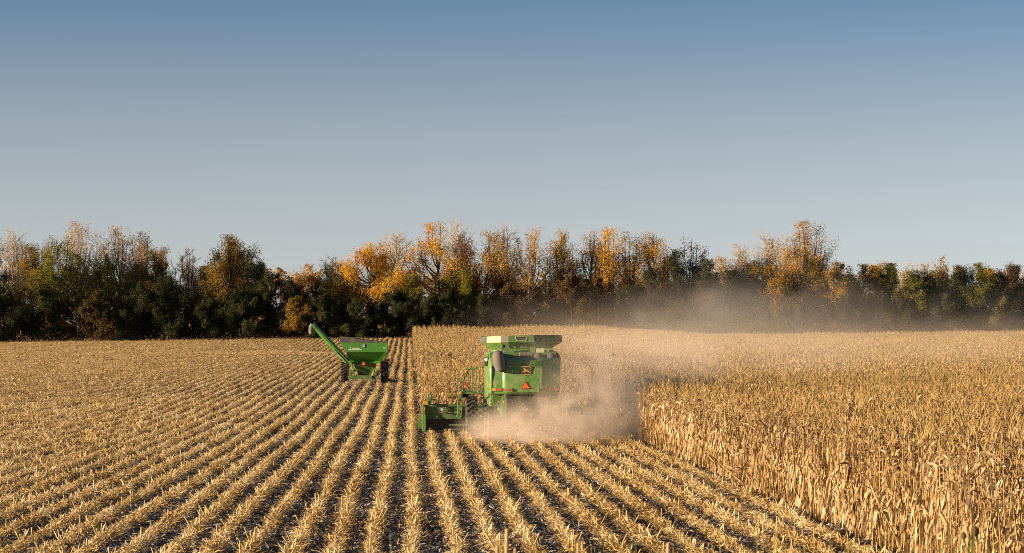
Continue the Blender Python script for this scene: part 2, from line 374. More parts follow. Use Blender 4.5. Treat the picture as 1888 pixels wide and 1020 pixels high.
# ---- corn plants: stalk, leaves, ear, tassel
def corn_parts(seed, fine=True):
    r = random.Random(seed)
    H = r.uniform(1.95, 2.3)
    lean = (r.uniform(-.06, .06), r.uniform(-.06, .06))
    def ax(z): return Vector((lean[0] * z * z / H, lean[1] * z * z / H, z))
    sv, sq = [], []
    zs = [0, H * .35, H * .7, H] if fine else [0, H]
    stalk_tube(sv, sq, [ax(z) for z in zs], [.016, .014, .010, .006] if fine else [.018, .008], 5 if fine else 3)
    lv, lq = [], []
    nl = r.randint(15, 18) if fine else 9
    a0 = r.uniform(0, 6.28)
    for i in range(nl):
        t = i / (nl - 1)
        z = H * (.10 + .84 * t) + r.uniform(-.04, .04)
        a = a0 + math.pi * i + r.uniform(-.7, .7)
        up = r.uniform(-.5, .6) if t < .7 else r.uniform(.5, 2.4)
        ln = r.uniform(.24, .54) * (1 - .35 * abs(t - .45))
        dr = r.uniform(.7, 2.4) if t < .7 else r.uniform(.3, 1.4)
        if r.random() < .25: ln *= .5
        wd = r.uniform(.028, .058) * (1 if fine else 1.5)
        strip(lv, lq, ax(z), (math.cos(a), math.sin(a), up), ln, wd, dr, 5 if fine else 3, r, 1.3, .7 if fine else .4)
    if fine:   # sheaths and hanging husk strips round the stalk
        for i in range(9):
            z = H * r.uniform(.10, .85); a = r.uniform(0, 6.28)
            strip(lv, lq, ax(z) + Vector((.012 * math.cos(a), .012 * math.sin(a), 0)), (.35 * math.cos(a), .35 * math.sin(a), -1), r.uniform(.2, .4), r.uniform(.03, .06), .3, 3, r, .6, .3)
    ev, eq = [], []
    z = H * r.uniform(.40, .52); a = r.uniform(0, 6.28); d = Vector((math.cos(a), math.sin(a), 0))
    p0 = ax(z) + d * .03; dn = Vector((d.x * .5, d.y * .5, -.86 if r.random() < .6 else .8)).normalized()
    n = 6 if fine else 4; b = 0
    u = dn.cross(Vector((0, 0, 1))).normalized(); v = u.cross(dn)
    for t, rad in ((0, .014), (.06, .032), (.15, .030), (.25, .008)):
        for k in range(n):
            q = 2 * math.pi * k / n; pp = p0 + dn * t + (u * math.cos(q) + v * math.sin(q)) * rad
            ev.append(tuple(pp))
    for i in range(3):
        for k in range(n):
            c0 = i * n + k; c1 = i * n + (k + 1) % n; eq.append((c0, c1, c1 + n, c0 + n))
    for k in range(3 if fine else 1):
        q = r.uniform(0, 6.28)
        strip(ev, eq, p0 + dn * .12, tuple(dn + u * math.cos(q) * .6 + v * math.sin(q) * .6), r.uniform(.14, .24), .05, .5, 2, r, .5)
    tv, tq = [], []
    for k in range(5 if fine else 2):
        q = r.uniform(0, 6.28)
        strip(tv, tq, ax(H - .02), (math.cos(q) * .45, math.sin(q) * .45, 1), r.uniform(.14, .30), .016 if fine else .03, r.uniform(.05, .4), 2, r, .5)
    return [("stalk", sv, sq, M['corn_stalk']), ("leaves", lv, lq, M['corn_leaf']), ("ear", ev, eq, M['husk']), ("tassel", tv, tq, M['corn_stalk'])]
def joined(parts, name):
    V, Q, mi = [], [], []
    for i, (_, v, q, m) in enumerate(parts):
        b = len(V); V += v; Q += [tuple(k + b for k in f) for f in q]; mi += [i] * len(q)
    me = mesh_np(name, V, Q, mats=[p[3] for p in parts]); me.polygons.foreach_set("material_index", mi); return me

ROW0, RS = 0.10, 0.76
CUT_Y = 96.3
EDGE = 12                      # first row still standing beside the cut strip
def corn_points():
    out = []
    for k in range(1, 150):
        x0 = ROW0 + RS * k
        y = max(34.0 if k >= EDGE else CUT_Y, (x0 - 7) / 0.2746)
        if y > 355: break
        n = int((355 - y) / .17)
        if n < 1: continue
        ys = y + np.cumsum(np.where(rng.random(n) < 1, 1, 1) * np.where(y + np.arange(n) * .17 < 125, .17, .17) * rng.uniform(.75, 1.25, n))
        keep = (ys < 355) & ((ys < 130) | (rng.random(n) < .72)) & (rng.random(n) < .96)
        ys = ys[keep]
        # a tramped gap in the stand where the wheel tracks of earlier passes run
        xs = x0 + rng.normal(0, .035, len(ys))
        out.append(np.stack([xs, ys, np.full(len(ys), k)], 1))
    P = np.concatenate(out)
    return P
CP = corn_points()
front = (CP[:, 2] >= EDGE) & (CP[:, 2] <= EDGE + 3) & ((CP[:, 0] / CP[:, 1]) < .2745)
order = np.where(front)[0]; order = order[np.argsort(CP[order, 1])][:300]
rest = np.ones(len(CP), bool); rest[order] = False
fine = [corn_parts(100 + i, True) for i in range(7)]
coarse = [corn_parts(200 + i, False) for i in range(6)]
RP = CP[rest]; nR = len(RP)
near = RP[:, 1] < 110
hvar = 1.0 + .06 * np.sin(RP[:, 0] * .55 + 1.3 * np.sin(RP[:, 1] * .11)) * np.sin(RP[:, 1] * .23) + rng.normal(0, .05, nR)
fall = rng.random(nR) < .04
rot = np.stack([rng.normal(0, .06, nR), rng.normal(0, .06, nR), rng.uniform(0, 6.28, nR)], 1)
rot[fall, 0] += rng.choice([-1, 1], fall.sum()) * rng.uniform(.3, .9, fall.sum())
scl = np.stack([np.where(near, 1, 1.1)] * 2 + [hvar], 1)
idx = np.where(near, rng.integers(0, 7, nR), 7 + rng.integers(0, 6, nR))
P3 = np.stack([RP[:, 0], RP[:, 1], ground(RP[:, 0], RP[:, 1]) - .02], 1)
scatter("standing_corn", P3, rot, scl, idx,
        [joined(p, "corn") for p in fine] + [joined(p, "corn_far") for p in coarse],
        "standing ripe corn, dry and tan, filling the field ahead of and beside the combine", "corn")
# the plants nearest the camera: each its own object with parts
part_mesh = [[(nm, mesh_np(nm, v, q, mats=[m])) for nm, v, q, m in p] for p in fine]
for j, i in enumerate(order):
    x, y, _ = CP[i]
    t = thing("corn_plant", "tall dry tan corn plant in the nearest uncut corn, low on the right", "corn plant",
              (x, y, gz(x, y) - .02), random.uniform(0, 6.28), "nearest standing corn plants along the cut edge")
    t.rotation_euler[0] = random.gauss(0, .05); t.rotation_euler[1] = random.gauss(0, .05)
    if random.random() < .04: t.rotation_euler[0] += random.choice((-.5, .5))
    s = random.uniform(.93, 1.1); t.scale = (1, 1, s)
    for nm, me in part_mesh[j % 7]:
        link(bpy.data.objects.new(nm, me), t)

# ---- stubble rows and litter
def clump(seed, n_stub, n_res, L=.5, hw=.082, hh=.21, wide=1.0):
    r = random.Random(seed)
    sv, sq, lv, lq = [], [], [], []
    for i in range(n_stub):
        y = -L / 2 + L * (i + .5) / n_stub + r.uniform(-.06, .06); x = r.gauss(0, .03); h = r.uniform(.10, .22) if r.random() < .93 else r.uniform(.24, .38)
        lx, ly = r.gauss(0, .08), r.gauss(0, .08)
        if r.random() < .12: lx, ly = r.gauss(0, .3), r.gauss(0, .25)
        stalk_tube(sv, sq, [(x, y, -.03), (x + lx, y + ly, h)], [.014 * wide, .012 * wide], 4)
        for _ in range(2):
            a = r.uniform(0, 6.28)
            strip(sv, sq, (x + lx * .5, y + ly * .5, h * r.uniform(.2, .8)), (math.cos(a) * .6, math.sin(a) * .6, r.uniform(-.2, 1.0)), r.uniform(.06, .14), .03 * wide, .7, 2, r, .6)
    for i in range(n_res):
        x = r.gauss(0, hw * (1 if r.random() < .78 else 2.3)); y = r.uniform(-L / 2, L / 2) * 1.1
        z = max(.01, hh * math.exp(-(x / hw) ** 2 / 2.2) * r.uniform(.1, 1.0))
        a = r.uniform(0, 6.28); up = r.gauss(.6, .7)
        strip(lv, lq, (x, y, z), (math.cos(a), math.sin(a), up), (r.uniform(.05, .13) if r.random() < .88 else r.uniform(.14, .26)), r.uniform(.014, .036) * wide, r.uniform(0, .5), 2, r, 1.2, .5)
    return joined([("stub", sv, sq, M['stub']), ("residue", lv, lq, M['residue'])], "stubble")
stub_near = [clump(300 + i, 3, 140) for i in range(9)]
stub_far = [clump(400 + i, 2, 72, wide=1.4) for i in range(7)]
def litter_patch(seed, n, S=1.0):
    r = random.Random(seed); V, Q = [], []
    for i in range(n):
        a = r.uniform(0, 6.28)
        strip(V, Q, (r.uniform(-S / 2, S / 2), r.uniform(-S / 2, S / 2), r.uniform(.005, .05)), (math.cos(a), math.sin(a), r.gauss(.05, .25)),
              r.uniform(.08, .3), r.uniform(.02, .07), r.uniform(0, .3), 2, r, 1.0, .4)
    return mesh_np("litter", V, Q, mats=[M['litter']])
def stubble():
    P, I, Sc = [], [], []
    CX = -3.3
    for k in range(-102, EDGE):
        x0 = ROW0 + RS * k
        y0 = max(36.0, (-x0 - 6.0) / 0.1826); y1 = 94.2 if 1 <= k < EDGE else 355.5
        if y0 >= y1: continue
        n = int((y1 - y0) / .42)
        ys = y0 + (np.arange(n) + rng.uniform(0, 1, n) * .5) * .42
        band = 281 + 3.0 * math.sin(x0 * .2) + x0 * .05
        hole = (np.abs(ys - band) < 3.0 + 7.5 * math.exp(-((x0 + 17) / 6.5) ** 2) + 1.2 * math.sin(x0 * .9)) & (x0 < -4) & (x0 > -62)
        wheel = (np.abs(ys - 166) < 2.6) & ((abs(x0 - CX - 1.5) < .45) | (abs(x0 - CX + 1.5) < .45))
        thin = rng.random(n) < .03
        ys = ys[~hole & ~wheel & ~thin]
        wob = .05 * np.sin(ys * .13 + k * 1.7) + rng.normal(0, .03, len(ys))
        P.append(np.stack([x0 + wob, ys], 1))
        hv = 1 + .12 * np.sin(ys * .31 + k) * np.sin(ys * .071 + 2 * k) + rng.normal(0, .12, len(ys))
        Sc.append(np.stack([np.clip(rng.normal(1.06, .18, len(ys)), .65, 1.5), np.ones(len(ys)), np.clip(hv, .5, 1.6)], 1))
    P = np.concatenate(P); Sc = np.concatenate(Sc); n = len(P)
    nearm = P[:, 1] < 135
    Sc[:, 0] *= np.where(nearm, 1.0, .82)
    I = np.where(nearm, rng.integers(0, 9, n), 9 + rng.integers(0, 7, n))
    rot = np.zeros((n, 3)); rot[:, 2] = rng.choice([0, math.pi], n) + rng.normal(0, .12, n)
    # flattened straw across the band where the rows are interrupted
    nb = 5200
    bx = np.where(rng.random(nb) < .45, rng.normal(-17, 5, nb), rng.uniform(-62, -4, nb)); bx = np.minimum(bx, -4); by = 281 + 3 * np.sin(bx * .2) + bx * .05 + rng.uniform(-1, 1, nb) * (3.0 + 7.5 * np.exp(-((bx + 17) / 6.5) ** 2))
    P = np.concatenate([P, np.stack([bx, by], 1)]); Sc = np.concatenate([Sc, np.stack([rng.uniform(1, 1.6, nb), np.ones(nb), rng.uniform(.4, 1.0, nb)], 1)])
    I = np.concatenate([I, 9 + rng.integers(0, 7, nb)]); rb = np.zeros((nb, 3)); rb[:, 2] = rng.uniform(0, 6.28, nb); rot = np.concatenate([rot, rb])
    P3 = np.column_stack([P, ground(P[:, 0], P[:, 1])])
    scatter("corn_stubble", P3, rot, Sc, I, stub_near + stub_far, "rows of cut corn stubble and straw running away across the harvested field", "stubble")
    # loose husks and leaves lying between the rows
    pts = []
    for y in np.arange(38, 175, .8):
        x0 = -.1826 * y - 1; x1 = min(.2746 * y + 1, 9.0) if y < 95 else .6
        xs = np.arange(x0, x1, .8); pts.append(np.stack([xs + rng.uniform(-.3, .3, len(xs)), np.full(len(xs), y) + rng.uniform(-.3, .3, len(xs))], 1))
    q = np.concatenate(pts); n = len(q)
    r3 = np.zeros((n, 3)); r3[:, 2] = rng.uniform(0, 6.28, n)
    scatter("husk_litter", np.column_stack([q, ground(q[:, 0], q[:, 1])]), r3, np.ones((n, 3)), rng.integers(0, 6, n), [litter_patch(500 + i, 62) for i in range(6)],
            "grey loose husks and leaf litter lying on the soil between the stubble rows", "litter")
stubble()

# ------------------------------------------------------------------ wheels
def wheel(name, parent, x, y, rad, width, n_lug, side):
    """tractor tyre with chevron lugs on a dished rim"""
    e = bpy.data.objects.new(name, None); link(e, parent); e.location = (x, y, rad); e.empty_display_size = .2
    b = MB(); hw = width / 2; r0 = rad - .05
    b.lathe_x([(-hw * .8, rad * .55), (-hw, rad * .70), (-hw, r0 * .93), (-hw * .86, r0 * .985), (0, r0), (hw * .86, r0 * .985), (hw, r0 * .93), (hw, rad * .70), (hw * .8, rad * .55)], 44)
    for k in range(n_lug):
        for s in (-1, 1):
            a = 2 * math.pi * (k + (.5 if s > 0 else 0)) / n_lug
            da = 2 * math.pi / n_lug
            def P(xx, ang, rr): return (xx, rr * math.cos(ang), rr * math.sin(ang))
            x0, x1 = s * .02, s * hw * 1.0
            a0, a1 = a, a + da * .85; th = da * .30
            ri, ro = r0 * .96, rad; roe = rad * .965
            b.hexa([P(x0, a0, ri), P(x1, a1, ri * .97), P(x1, a1 + th, ri * .97), P(x0, a0 + th, ri),
                    P(x0, a0, ro), P(x1, a1, roe), P(x1, a1 + th, roe), P(x0, a0 + th, ro)])
    b.build("tyre", M['tyre'], e)
    r = MB(); rr = rad * .56
    r.lathe_x([(-hw * .78, rr), (-hw * .7, rr * .93), (side * hw * .2, rr * .85), (side * hw * .3, rr * .4), (side * hw * .45, rr * .38), (side * hw * .45, 0.001)], 28)
    r.lathe_x([(hw * .78, rr), (hw * .7, rr * .93), (-hw * .7, rr * .93)], 28)
    for k in range(8):
        a = k * math.pi / 4; r.tube([(side * hw * .42, rr * .3 * math.cos(a), rr * .3 * math.sin(a)), (side * hw * .5, rr * .3 * math.cos(a), rr * .3 * math.sin(a))], .018, 6)
    r.build("rim", M['yellow'], e, smooth=40)
    return e
def smv(parent, x, y, z, s=.36, tilt=0.0):
    """orange slow-vehicle triangle with a red border"""
    h = s * .866
    def tri(k, dy, t): 
        c = [(-s * k / 2, -h * k / 3), (s * k / 2, -h * k / 3), (0, h * k * 2 / 3)]
        o = []
        for i in range(3):    # clipped corners
            p, a, b_ = Vector(c[i]), Vector(c[i - 1]), Vector(c[(i + 1) % 3])
            o += [tuple(p.lerp(a, .09)), tuple(p.lerp(b_, .09))]
        m = MB(); m.prism(o, 'y', dy - t, dy); return m
    e = tri(1.0, 0, .012).build("slow_vehicle_sign", M['red_sign'], parent); e.location = (x, y, z); e.rotation_euler = (tilt, 0, 0)
    f = tri(.74, -.0125, .004).build("reflector_face", M['orange_sign'], e)
    return e
def lens(name, mat, parent, x0, x1, y, z0, z1, t=.03):
    return MB().box(x0, x1, y - t, y, z0, z1).build(name, mat, parent, bevel=.012)

# ------------------------------------------------------------------ combine harvester
CX0, CY0 = 4.58, 88.0
CZ0 = gz(CX0, 91)
def J(zx, zy, D):
    """a point of the photograph's combine (close-up coordinates) -> local x, z at distance D"""
    px, py = 740 + zx / 4.25, 590 + zy / 4.25
    return ((px - VX) * D / F - CX0, CAM_H - (py - VY) * D / F - CZ0)
def J3(zx, zy, yl): 
    x, z = J(zx, zy, CY0 + yl); return (x, yl, z)

comb = thing("combine_harvester", "green combine harvester seen from behind, cutting into the standing corn in a cloud of dust", "combine", (CX0, CY0, CZ0))
G = M['green']
# rear hood: a wrapped shell, flat in the middle, turning away on both sides
plan = [(-1.44, 1.30), (-1.44, .42), (-1.37, .16), (-.90, .07), (-.84, .01), (-.74, -.03), (.66, -.03), (.76, .03), (1.30, .42), (1.39, .56), (1.40, 1.30)]
def hood():
    b = MB(); rows = [(1.88, .10, .97), (1.95, .02, 1.0), (2.3, .0, 1.0), (2.9, .05, 1.0), (3.05, .09, .995), (3.22, .20, .985), (3.32, .42, .96)]
    n = len(plan); vs = []
    for (z, dy, k) in rows:
        for (x, y) in plan: vs.append((x * k, min(y + dy, 1.32), z))
    fs = [(r * n + i, r * n + i + 1, (r + 1) * n + i + 1, (r + 1) * n + i) for r in range(len(rows) - 1) for i in range(n - 1)]
    top = [(len(rows) - 1) * n + i for i in range(n)]; bot = list(range(n))
    fs += [tuple(top), tuple(bot[::-1]), tuple([r * n + n - 1 for r in range(len(rows))] + [r * n for r in range(len(rows) - 1, -1, -1)])]
    b.add(vs, fs)
    return b.build("rear_hood", G, comb, bevel=.03, smooth=28)
hd = hood()
# dark seam and outer left strip
MB().box(-1.33, -1.30, .138, .30, 1.95, 3.0).build("seam", M['black'], hd)
# gaps between the hood's panels
MB().box(.655, .667, -.034, .1, 1.98, 3.0).box(-.70, .655, -.034, .1, 1.955, 1.968).box(-.70, .655, .056, .3, 3.045, 3.06).build("panel_gap", M['black'], hd)
def deer_badge(parent, x, y, z, s):
    """rounded dark badge with a yellow border and a leaping stag"""
    def rr(w_, h_, r_, n=5):
        o = []
        for cx, cy, a0 in ((w_ - r_, h_ - r_, 0), (-w_ + r_, h_ - r_, 90), (-w_ + r_, -h_ + r_, 180), (w_ - r_, -h_ + r_, 270)):
            for i in range(n): a = R(a0 + 90 * i / (n - 1)); o.append((cx + r_ * math.cos(a), cy + r_ * math.sin(a)))
        return o
    e = MB().prism(rr(.52 * s, .47 * s, .2 * s), 'y', -.03, .02).build("emblem", M['emblem_dark'], parent, label="yellow leaping stag on a dark rounded badge"); e.location = (x, y, z)
    MB().prism(rr(.48 * s, .43 * s, .17 * s), 'y', -.036, -.0305).build("border", M['yellow'], e)
    MB().prism(rr(.41 * s, .36 * s, .13 * s), 'y', -.041, -.0365).build("field", M['emblem_dark'], e)
    P = [(-.36, -.10), (-.26, -.05), (-.14, -.02), (-.18, .08), (-.24, .10), (-.27, .17), (-.19, .21), (-.22, .30), (-.14, .25), (-.10, .31), (-.08, .22), (-.03, .14), (-.02, .04),
         (.12, .04), (.18, .08), (.20, .16), (.23, .05), (.26, -.04), (.38, -.16), (.40, -.23), (.27, -.17), (.15, -.09), (-.02, -.10), (-.10, -.14), (-.16, -.24), (-.18, -.23), (-.15, -.13), (-.26, -.14), (-.32, -.20), (-.35, -.18)]
    me = bpy.data.meshes.new("stag"); bm = bmesh.new()
    f = bm.faces.new([bm.verts.new((p[0] * s, -.045, p[1] * s)) for p in P])
    g = bmesh.ops.extrude_face_region(bm, geom=[f]); bmesh.ops.translate(bm, verts=[v for v in g['geom'] if isinstance(v, bmesh.types.BMVert)], vec=(0, .004, 0))
    bmesh.ops.triangulate(bm, faces=bm.faces[:]); bmesh.ops.recalc_face_normals(bm, faces=bm.faces[:]); bm.to_mesh(me); bm.free(); me.materials.append(M['yellow'])
    link(bpy.data.objects.new("stag", me), e)
deer_badge(hd, .02, .02, 2.83, .40)
smv(hd, .0, -.035, 2.22, .37)
# recessed lamp pods in the lower corners
for sg in (-1, 1):
    pd = MB()
    yo = .30 if sg > 0 else .11; pd.hexa([(sg * 1.30, yo, 2.00), (sg * .50, -.055, 2.00), (sg * .50, .05, 2.00), (sg * 1.30, yo + .2, 2.00), (sg * 1.30, yo, 2.15), (sg * .50, -.055, 2.15), (sg * .50, .05, 2.15), (sg * 1.30, yo + .2, 2.15)])
    pod = pd.build("lamp_pod", G, hd, bevel=.03)
    def pt(x): 
        t = (abs(x) - .5) / .8; return -.057 + t * (yo + .057)
    for (xa, xb, mt) in ((.52, .64, M['black']), (.64, .80, M['red']), (.92, 1.10, M['red']), (1.14, 1.26, M['amber'])):
        ya, yb = pt(xa), pt(xb)
        q = MB(); q.hexa([(sg * xa, ya - .016, 2.035), (sg * xb, yb - .016, 2.035), (sg * xb, yb + .03, 2.035), (sg * xa, ya + .03, 2.035), (sg * xa, ya - .016, 2.12), (sg * xb, yb - .016, 2.12), (sg * xb, yb + .03, 2.12), (sg * xa, ya + .03, 2.12)])
        q.build("tail_light", mt, pod, bevel=.008)
# body behind the hood
b = MB(); b.prism([(-1.36, 1.2), (1.33, 1.2), (1.33, 5.0), (-1.36, 5.0)], 'z', 1.35, 3.44)
b.build("body", M['green_dusty'], comb, bevel=.05)
for sg in (-1, 1):
    s = MB(); x0 = sg * 1.37
    s.prism([(1.34, 1.75), (4.9, 1.55), (4.9, 3.35), (1.9, 3.45), (1.34, 3.3)], 'x', min(x0, sg * 1.45), max(x0, sg * 1.45))
    s.build("side_panel", G, comb, bevel=.04)
# engine deck
d = MB()
d.box(-1.3, 1.28, 1.35, 2.3, 3.44, 3.52)
d.box(-.75, 1.15, 2.05, 2.12, 3.52, 3.66)
d.tube([(-.8, 1.5, 3.52), (-.8, 1.5, 3.66), (-.5, 1.5, 3.66), (-.5, 1.5, 3.52)], .018, 6)
d.tube([(-.15, 1.6, 3.52), (-.1, 1.6, 3.70), (.25, 1.6, 3.70), (.32, 1.6, 3.6)], .02, 6)
d.box(.85, 1.2, 1.75, 2.0, 3.52, 3.68); d.box(-.7, -.35, 1.7, 2.0, 3.52, 3.60); d.box(.3, .5, 1.9, 2.02, 3.52, 3.72)
dk = d.build("engine_deck", G, comb, bevel=.015)
for x0, x1 in ((-.20, .10), (.13, .38)):
    MB().tube([(x0, 1.05, 3.44), (x0 + .02, 1.05, 3.44), (x1 - .02, 1.05, 3.44), (x1, 1.05, 3.44)], [.08, .10, .10, .08], 14).build("air_cleaner", M['canvas'], comb, smooth=40)
for x in (.58, 1.08):
    q = MB(); q.tube([(x, 1.0, 3.20), (x, 1.0, 3.40), (x, 1.0, 3.48), (x, 1.0, 3.51)], [.19, .19, .13, .02], 16); q.build("intake_dome", M['rubber'], comb, smooth=50)
MB().box(.52, .82, 1.50, 1.53, 3.46, 3.68).build("warning_plate", M['cream'], comb, bevel=.01)
MB().tube([(-.83, 1.8, 3.5), (-.83, 1.8, 3.72), (-.78, 1.72, 3.78)], [.06, .06, .07], 10).build("exhaust_pipe", M['rubber'], comb, smooth=50)
# right shoulder cover
c = MB(); pr = [(1.02, 3.62), (1.22, 3.60), (1.40, 3.50), (1.49, 3.34), (1.50, 3.02), (1.42, 2.98), (1.40, 3.3), (1.3, 3.42), (1.02, 3.5)]
c.prism(pr, 'y', 1.6, 3.2); c.build("shoulder_cover", M['green_dusty'], comb, bevel=.02, smooth=40)
MB().box(1.42, 1.53, 2.5, 2.9, 2.96, 3.2).build("mirror", M['black'], comb, bevel=.02)
# grain tank with flared, folding extensions: panels meet rubber gussets at the corners
TY = 2.5
band = [(-1.65, 1.15), (-1.41, .62), (-.86, .17), (-.56, .0), (.48, .0), (.80, .14), (1.42, .55), (1.68, 1.10)]
low = [(-1.20, .95), (-1.05, .70), (-.75, .48), (-.5, .42), (.42, .42), (.66, .48), (1.0, .70), (1.14, .95)]
bz = [(3.90, 4.13), (3.89, 4.14), (3.91, 4.17), (3.92, 4.18), (3.92, 4.21), (3.92, 4.21), (3.92, 4.21), (3.92, 4.20)]
tank = bpy.data.objects.new("grain_tank", None); link(tank, comb)
mats = [M['tarp'], M['green_sunlit'], M['canvas'], G, M['rubber'], M['green_dusty'], M['rubber']]  # left panel's paler green has the sunlight on it painted in
nms = ["rubber_gusset", "tank_panel", "rubber_gusset", "tank_panel", "rubber_gusset", "tank_panel", "rubber_gusset"]
for i in range(7):
    (xa, ya), (xb, yb) = band[i], band[i + 1]; la, ha = bz[i]; lb, hb = bz[i + 1]
    q = MB(); q.hexa([(xa, TY + ya, la), (xb, TY + yb, lb), (xb, TY + yb + .03, lb), (xa, TY + ya + .03, la), (xa, TY + ya, ha), (xb, TY + yb, hb), (xb, TY + yb + .03, hb), (xa, TY + ya + .03, ha)])
    q.build(nms[i], mats[i], tank)
# side and front extensions
for (xa, ya), (xb, yb) in (((-1.64, 1.15), (-1.64, 2.4)), ((1.62, 1.10), (1.62, 2.4)), ((-1.64, 2.4), (1.62, 2.4))):
    q = MB(); dx, dy = (.03, 0) if xa == xb else (0, .03); sgn = -1 if xa > 0 and xa == xb else 1
    q.hexa([(xa, TY + ya, 3.9), (xb, TY + yb, 3.9), (xb + dx * sgn, TY + yb + dy, 3.9), (xa + dx * sgn, TY + ya + dy, 3.9), (xa, TY + ya, 4.15), (xb, TY + yb, 4.15), (xb + dx * sgn, TY + yb + dy, 4.15), (xa + dx * sgn, TY + ya + dy, 4.15)])
    q.build("tank_panel", G, tank)
f = MB(); up = [(x, TY + y + .012, 3.915) for x, y in band] + [(1.60, TY + 2.4, 3.915), (-1.62, TY + 2.4, 3.915)]
lo = [(x, TY + y, 3.60) for x, y in low] + [(1.14, TY + 2.2, 3.60), (-1.2, TY + 2.2, 3.60)]; lw = [(x, y, 3.40) for x, y, z in lo]
n = len(up); f.add(up + lo + lw, [(i, (i + 1) % n, n + (i + 1) % n, n + i) for i in range(n)] + [(n + i, n + (i + 1) % n, 2 * n + (i + 1) % n, 2 * n + i) for i in range(n)] + [tuple(range(2 * n, 3 * n))])
f.build("tank_funnel", G, tank)
q = MB(); q.box(-.30, .06, TY + .24, TY + .30, 3.71, 3.735); q.box(-.31, -.26, TY + .20, TY + .36, 3.66, 3.79); q.box(.0, .05, TY + .20, TY + .36, 3.66, 3.79); q.box(.12, .17, TY + .22, TY + .36, 3.66, 3.77)
q.build("latch_bracket", G, tank)
# emblem on the rear tank panel: framed block lettering
ol = MB(); pts = [(-.26, .07), (.17, .07), (.18, .0), (.13, -.07), (.04, -.09), (-.14, -.09), (-.22, -.07), (-.27, .0), (-.26, .07)]
ol.tube([(x, TY - .012, 4.065 + z) for x, z in pts], .008, 4); ol.build("badge_outline", M['cream'], tank)
text_part("BETW", "lettering", .155, M['rubber'], tank, (-.045, TY - .006, 4.07), bold=.006, scale_x=.86)
# unloading auger folded back along the left side, rubber boot on its end
MB().tube([(-1.25, 4.6, 3.36), (-1.08, 1.2, 3.36), (-1.07, .55, 3.37)], .17, 18).build("unloading_auger", G, comb, smooth=50)
bt = MB(); bt.tube([(-1.07, .62, 3.37), (-1.07, .25, 3.40), (-1.07, .06, 3.37), (-1.05, .0, 3.19), (-1.01, -.04, 2.96), (-.98, -.05, 2.84)], [.20, .23, .24, .235, .20, .19], 18)
bt.build("auger_boot", M['canvas'], comb, smooth=60)
# left shoulder post and work lamp
MB().box(-1.40, -1.22, .75, 1.1, 3.0, 3.52).build("shoulder_post", G, comb, bevel=.03)
wl = MB().box(-1.60, -1.46, 1.2, 1.4, 2.98, 3.36).build("work_lamp", M['black'], comb, bevel=.03)
MB().lathe_x([(0, .075), (-.02, .07), (-.035, .04), (-.04, .001)], 16).build("lamp_glass", M['lamp_glass'], wl, smooth=50).location = (-1.5, 1.18, 3.24)
wl.children[0].rotation_euler = (0, 0, R(70))
# cab at the front
cb = MB(); cb.prism([(5.0, 1.9), (6.7, 1.9), (6.9, 2.6), (6.5, 3.62), (5.0, 3.62)], 'x', -.85, .85); cabo = cb.build("cab", M['glass'], comb, bevel=.05)
MB().box(-.95, .95, 4.95, 6.8, 3.62, 3.76).build("roof", G, cabo, bevel=.06)
# chassis, axles, chopper, supports
ch = MB(); ch.box(-.95, .95, .9, 6.5, .95, 1.4); ch.box(-2.2, 2.2, 5.0, 5.35, .72, .98); ch.box(-1.3, 1.3, 1.3, 1.5, .55, .72); ch.box(-.5, .5, 6.4, 8.2, .6, 1.5)
ch.build("chassis", M['green_dusty'], comb, bevel=.03)
cp = MB(); cp.prism([(.25, 1.0), (.9, .9), (1.0, 1.85), (.2, 1.85)], 'x', -.75, .95); cp.build("straw_chopper", M['black'], comb, bevel=.02)
sp = MB(); sp.box(-.92, -.72, .30, .46, 1.0, 1.9); sp.prism([(-1.40, 1.9), (-1.30, 1.9), (-1.18, 1.55), (-1.25, 1.53)], 'y', .6, .72); sp.box(-1.3, -.6, .42, .5, 1.78, 1.84)
sp.build("rear_support", G, comb, bevel=.02)
MB().tube([(-.80, .26, 1.88), (-.78, .22, 1.86)], .055, 12).build("round_lamp", M['lamp_glass'], comb)
hs = MB(); hs.tube([(-.70, .35, 1.85), (-.62, .3, 1.6), (-.66, .3, 1.3)], .022, 6); hs.tube([(-1.5, 5.0, 1.72), (-1.7, 5.0, 1.78), (-2.1, 5.0, 1.86)], .02, 6); hs.build("hose", M['black'], comb)
for sg in (-1, 1):
    wheel("front_wheel", comb, sg * 1.97, 5.2, .84, .46, 22, sg)
    wheel("front_wheel", comb, sg * 1.26, 5.2, .84, .46, 22, sg)
    wheel("rear_wheel", comb, sg * 1.2, 1.4, .62, .42, 18, sg)
# left platform, railing, ladder
PL = 5.0
pf = MB()
x0, z0 = J(468, 560, CY0 + PL); x1, z1 = J(652, 580, CY0 + PL)
pf.box(x0, x1, PL, PL + 1.1, z1, z0)
xa, za = J(450, 628, CY0 + PL); xb, _ = J(488, 628, CY0 + PL)
pf.prism([(x0, z1), (x0 + .32, z1), (xb, za + .3), (xb, za), (xa, za), (x0, za + .1)], 'y', PL + .01, PL + .12)
pf.build("platform", G, comb, bevel=.012)
rl = MB()
def rail(pts, yl, r=.02): rl.tube([J3(a, b_, yl) for a, b_ in pts], r, 6)
rail([(437, 760), (445, 640), (452, 520), (475, 440), (488, 392), (500, 384), (598, 383), (609, 395), (610, 440), (600, 562)], PL)
rail([(455, 530), (500, 450), (540, 377), (556, 368), (662, 369)], PL + .05)
rail([(556, 384), (553, 470), (547, 562)], PL + .9)
rail([(585, 370), (586, 470), (558, 525), (556, 562)], PL + .9)
rail([(655, 500), (634, 530), (631, 562)], PL)
rail([(437, 760), (445, 640)], PL + .5)
rl.build("railing", G, comb, smooth=50)
ld_ = MB()
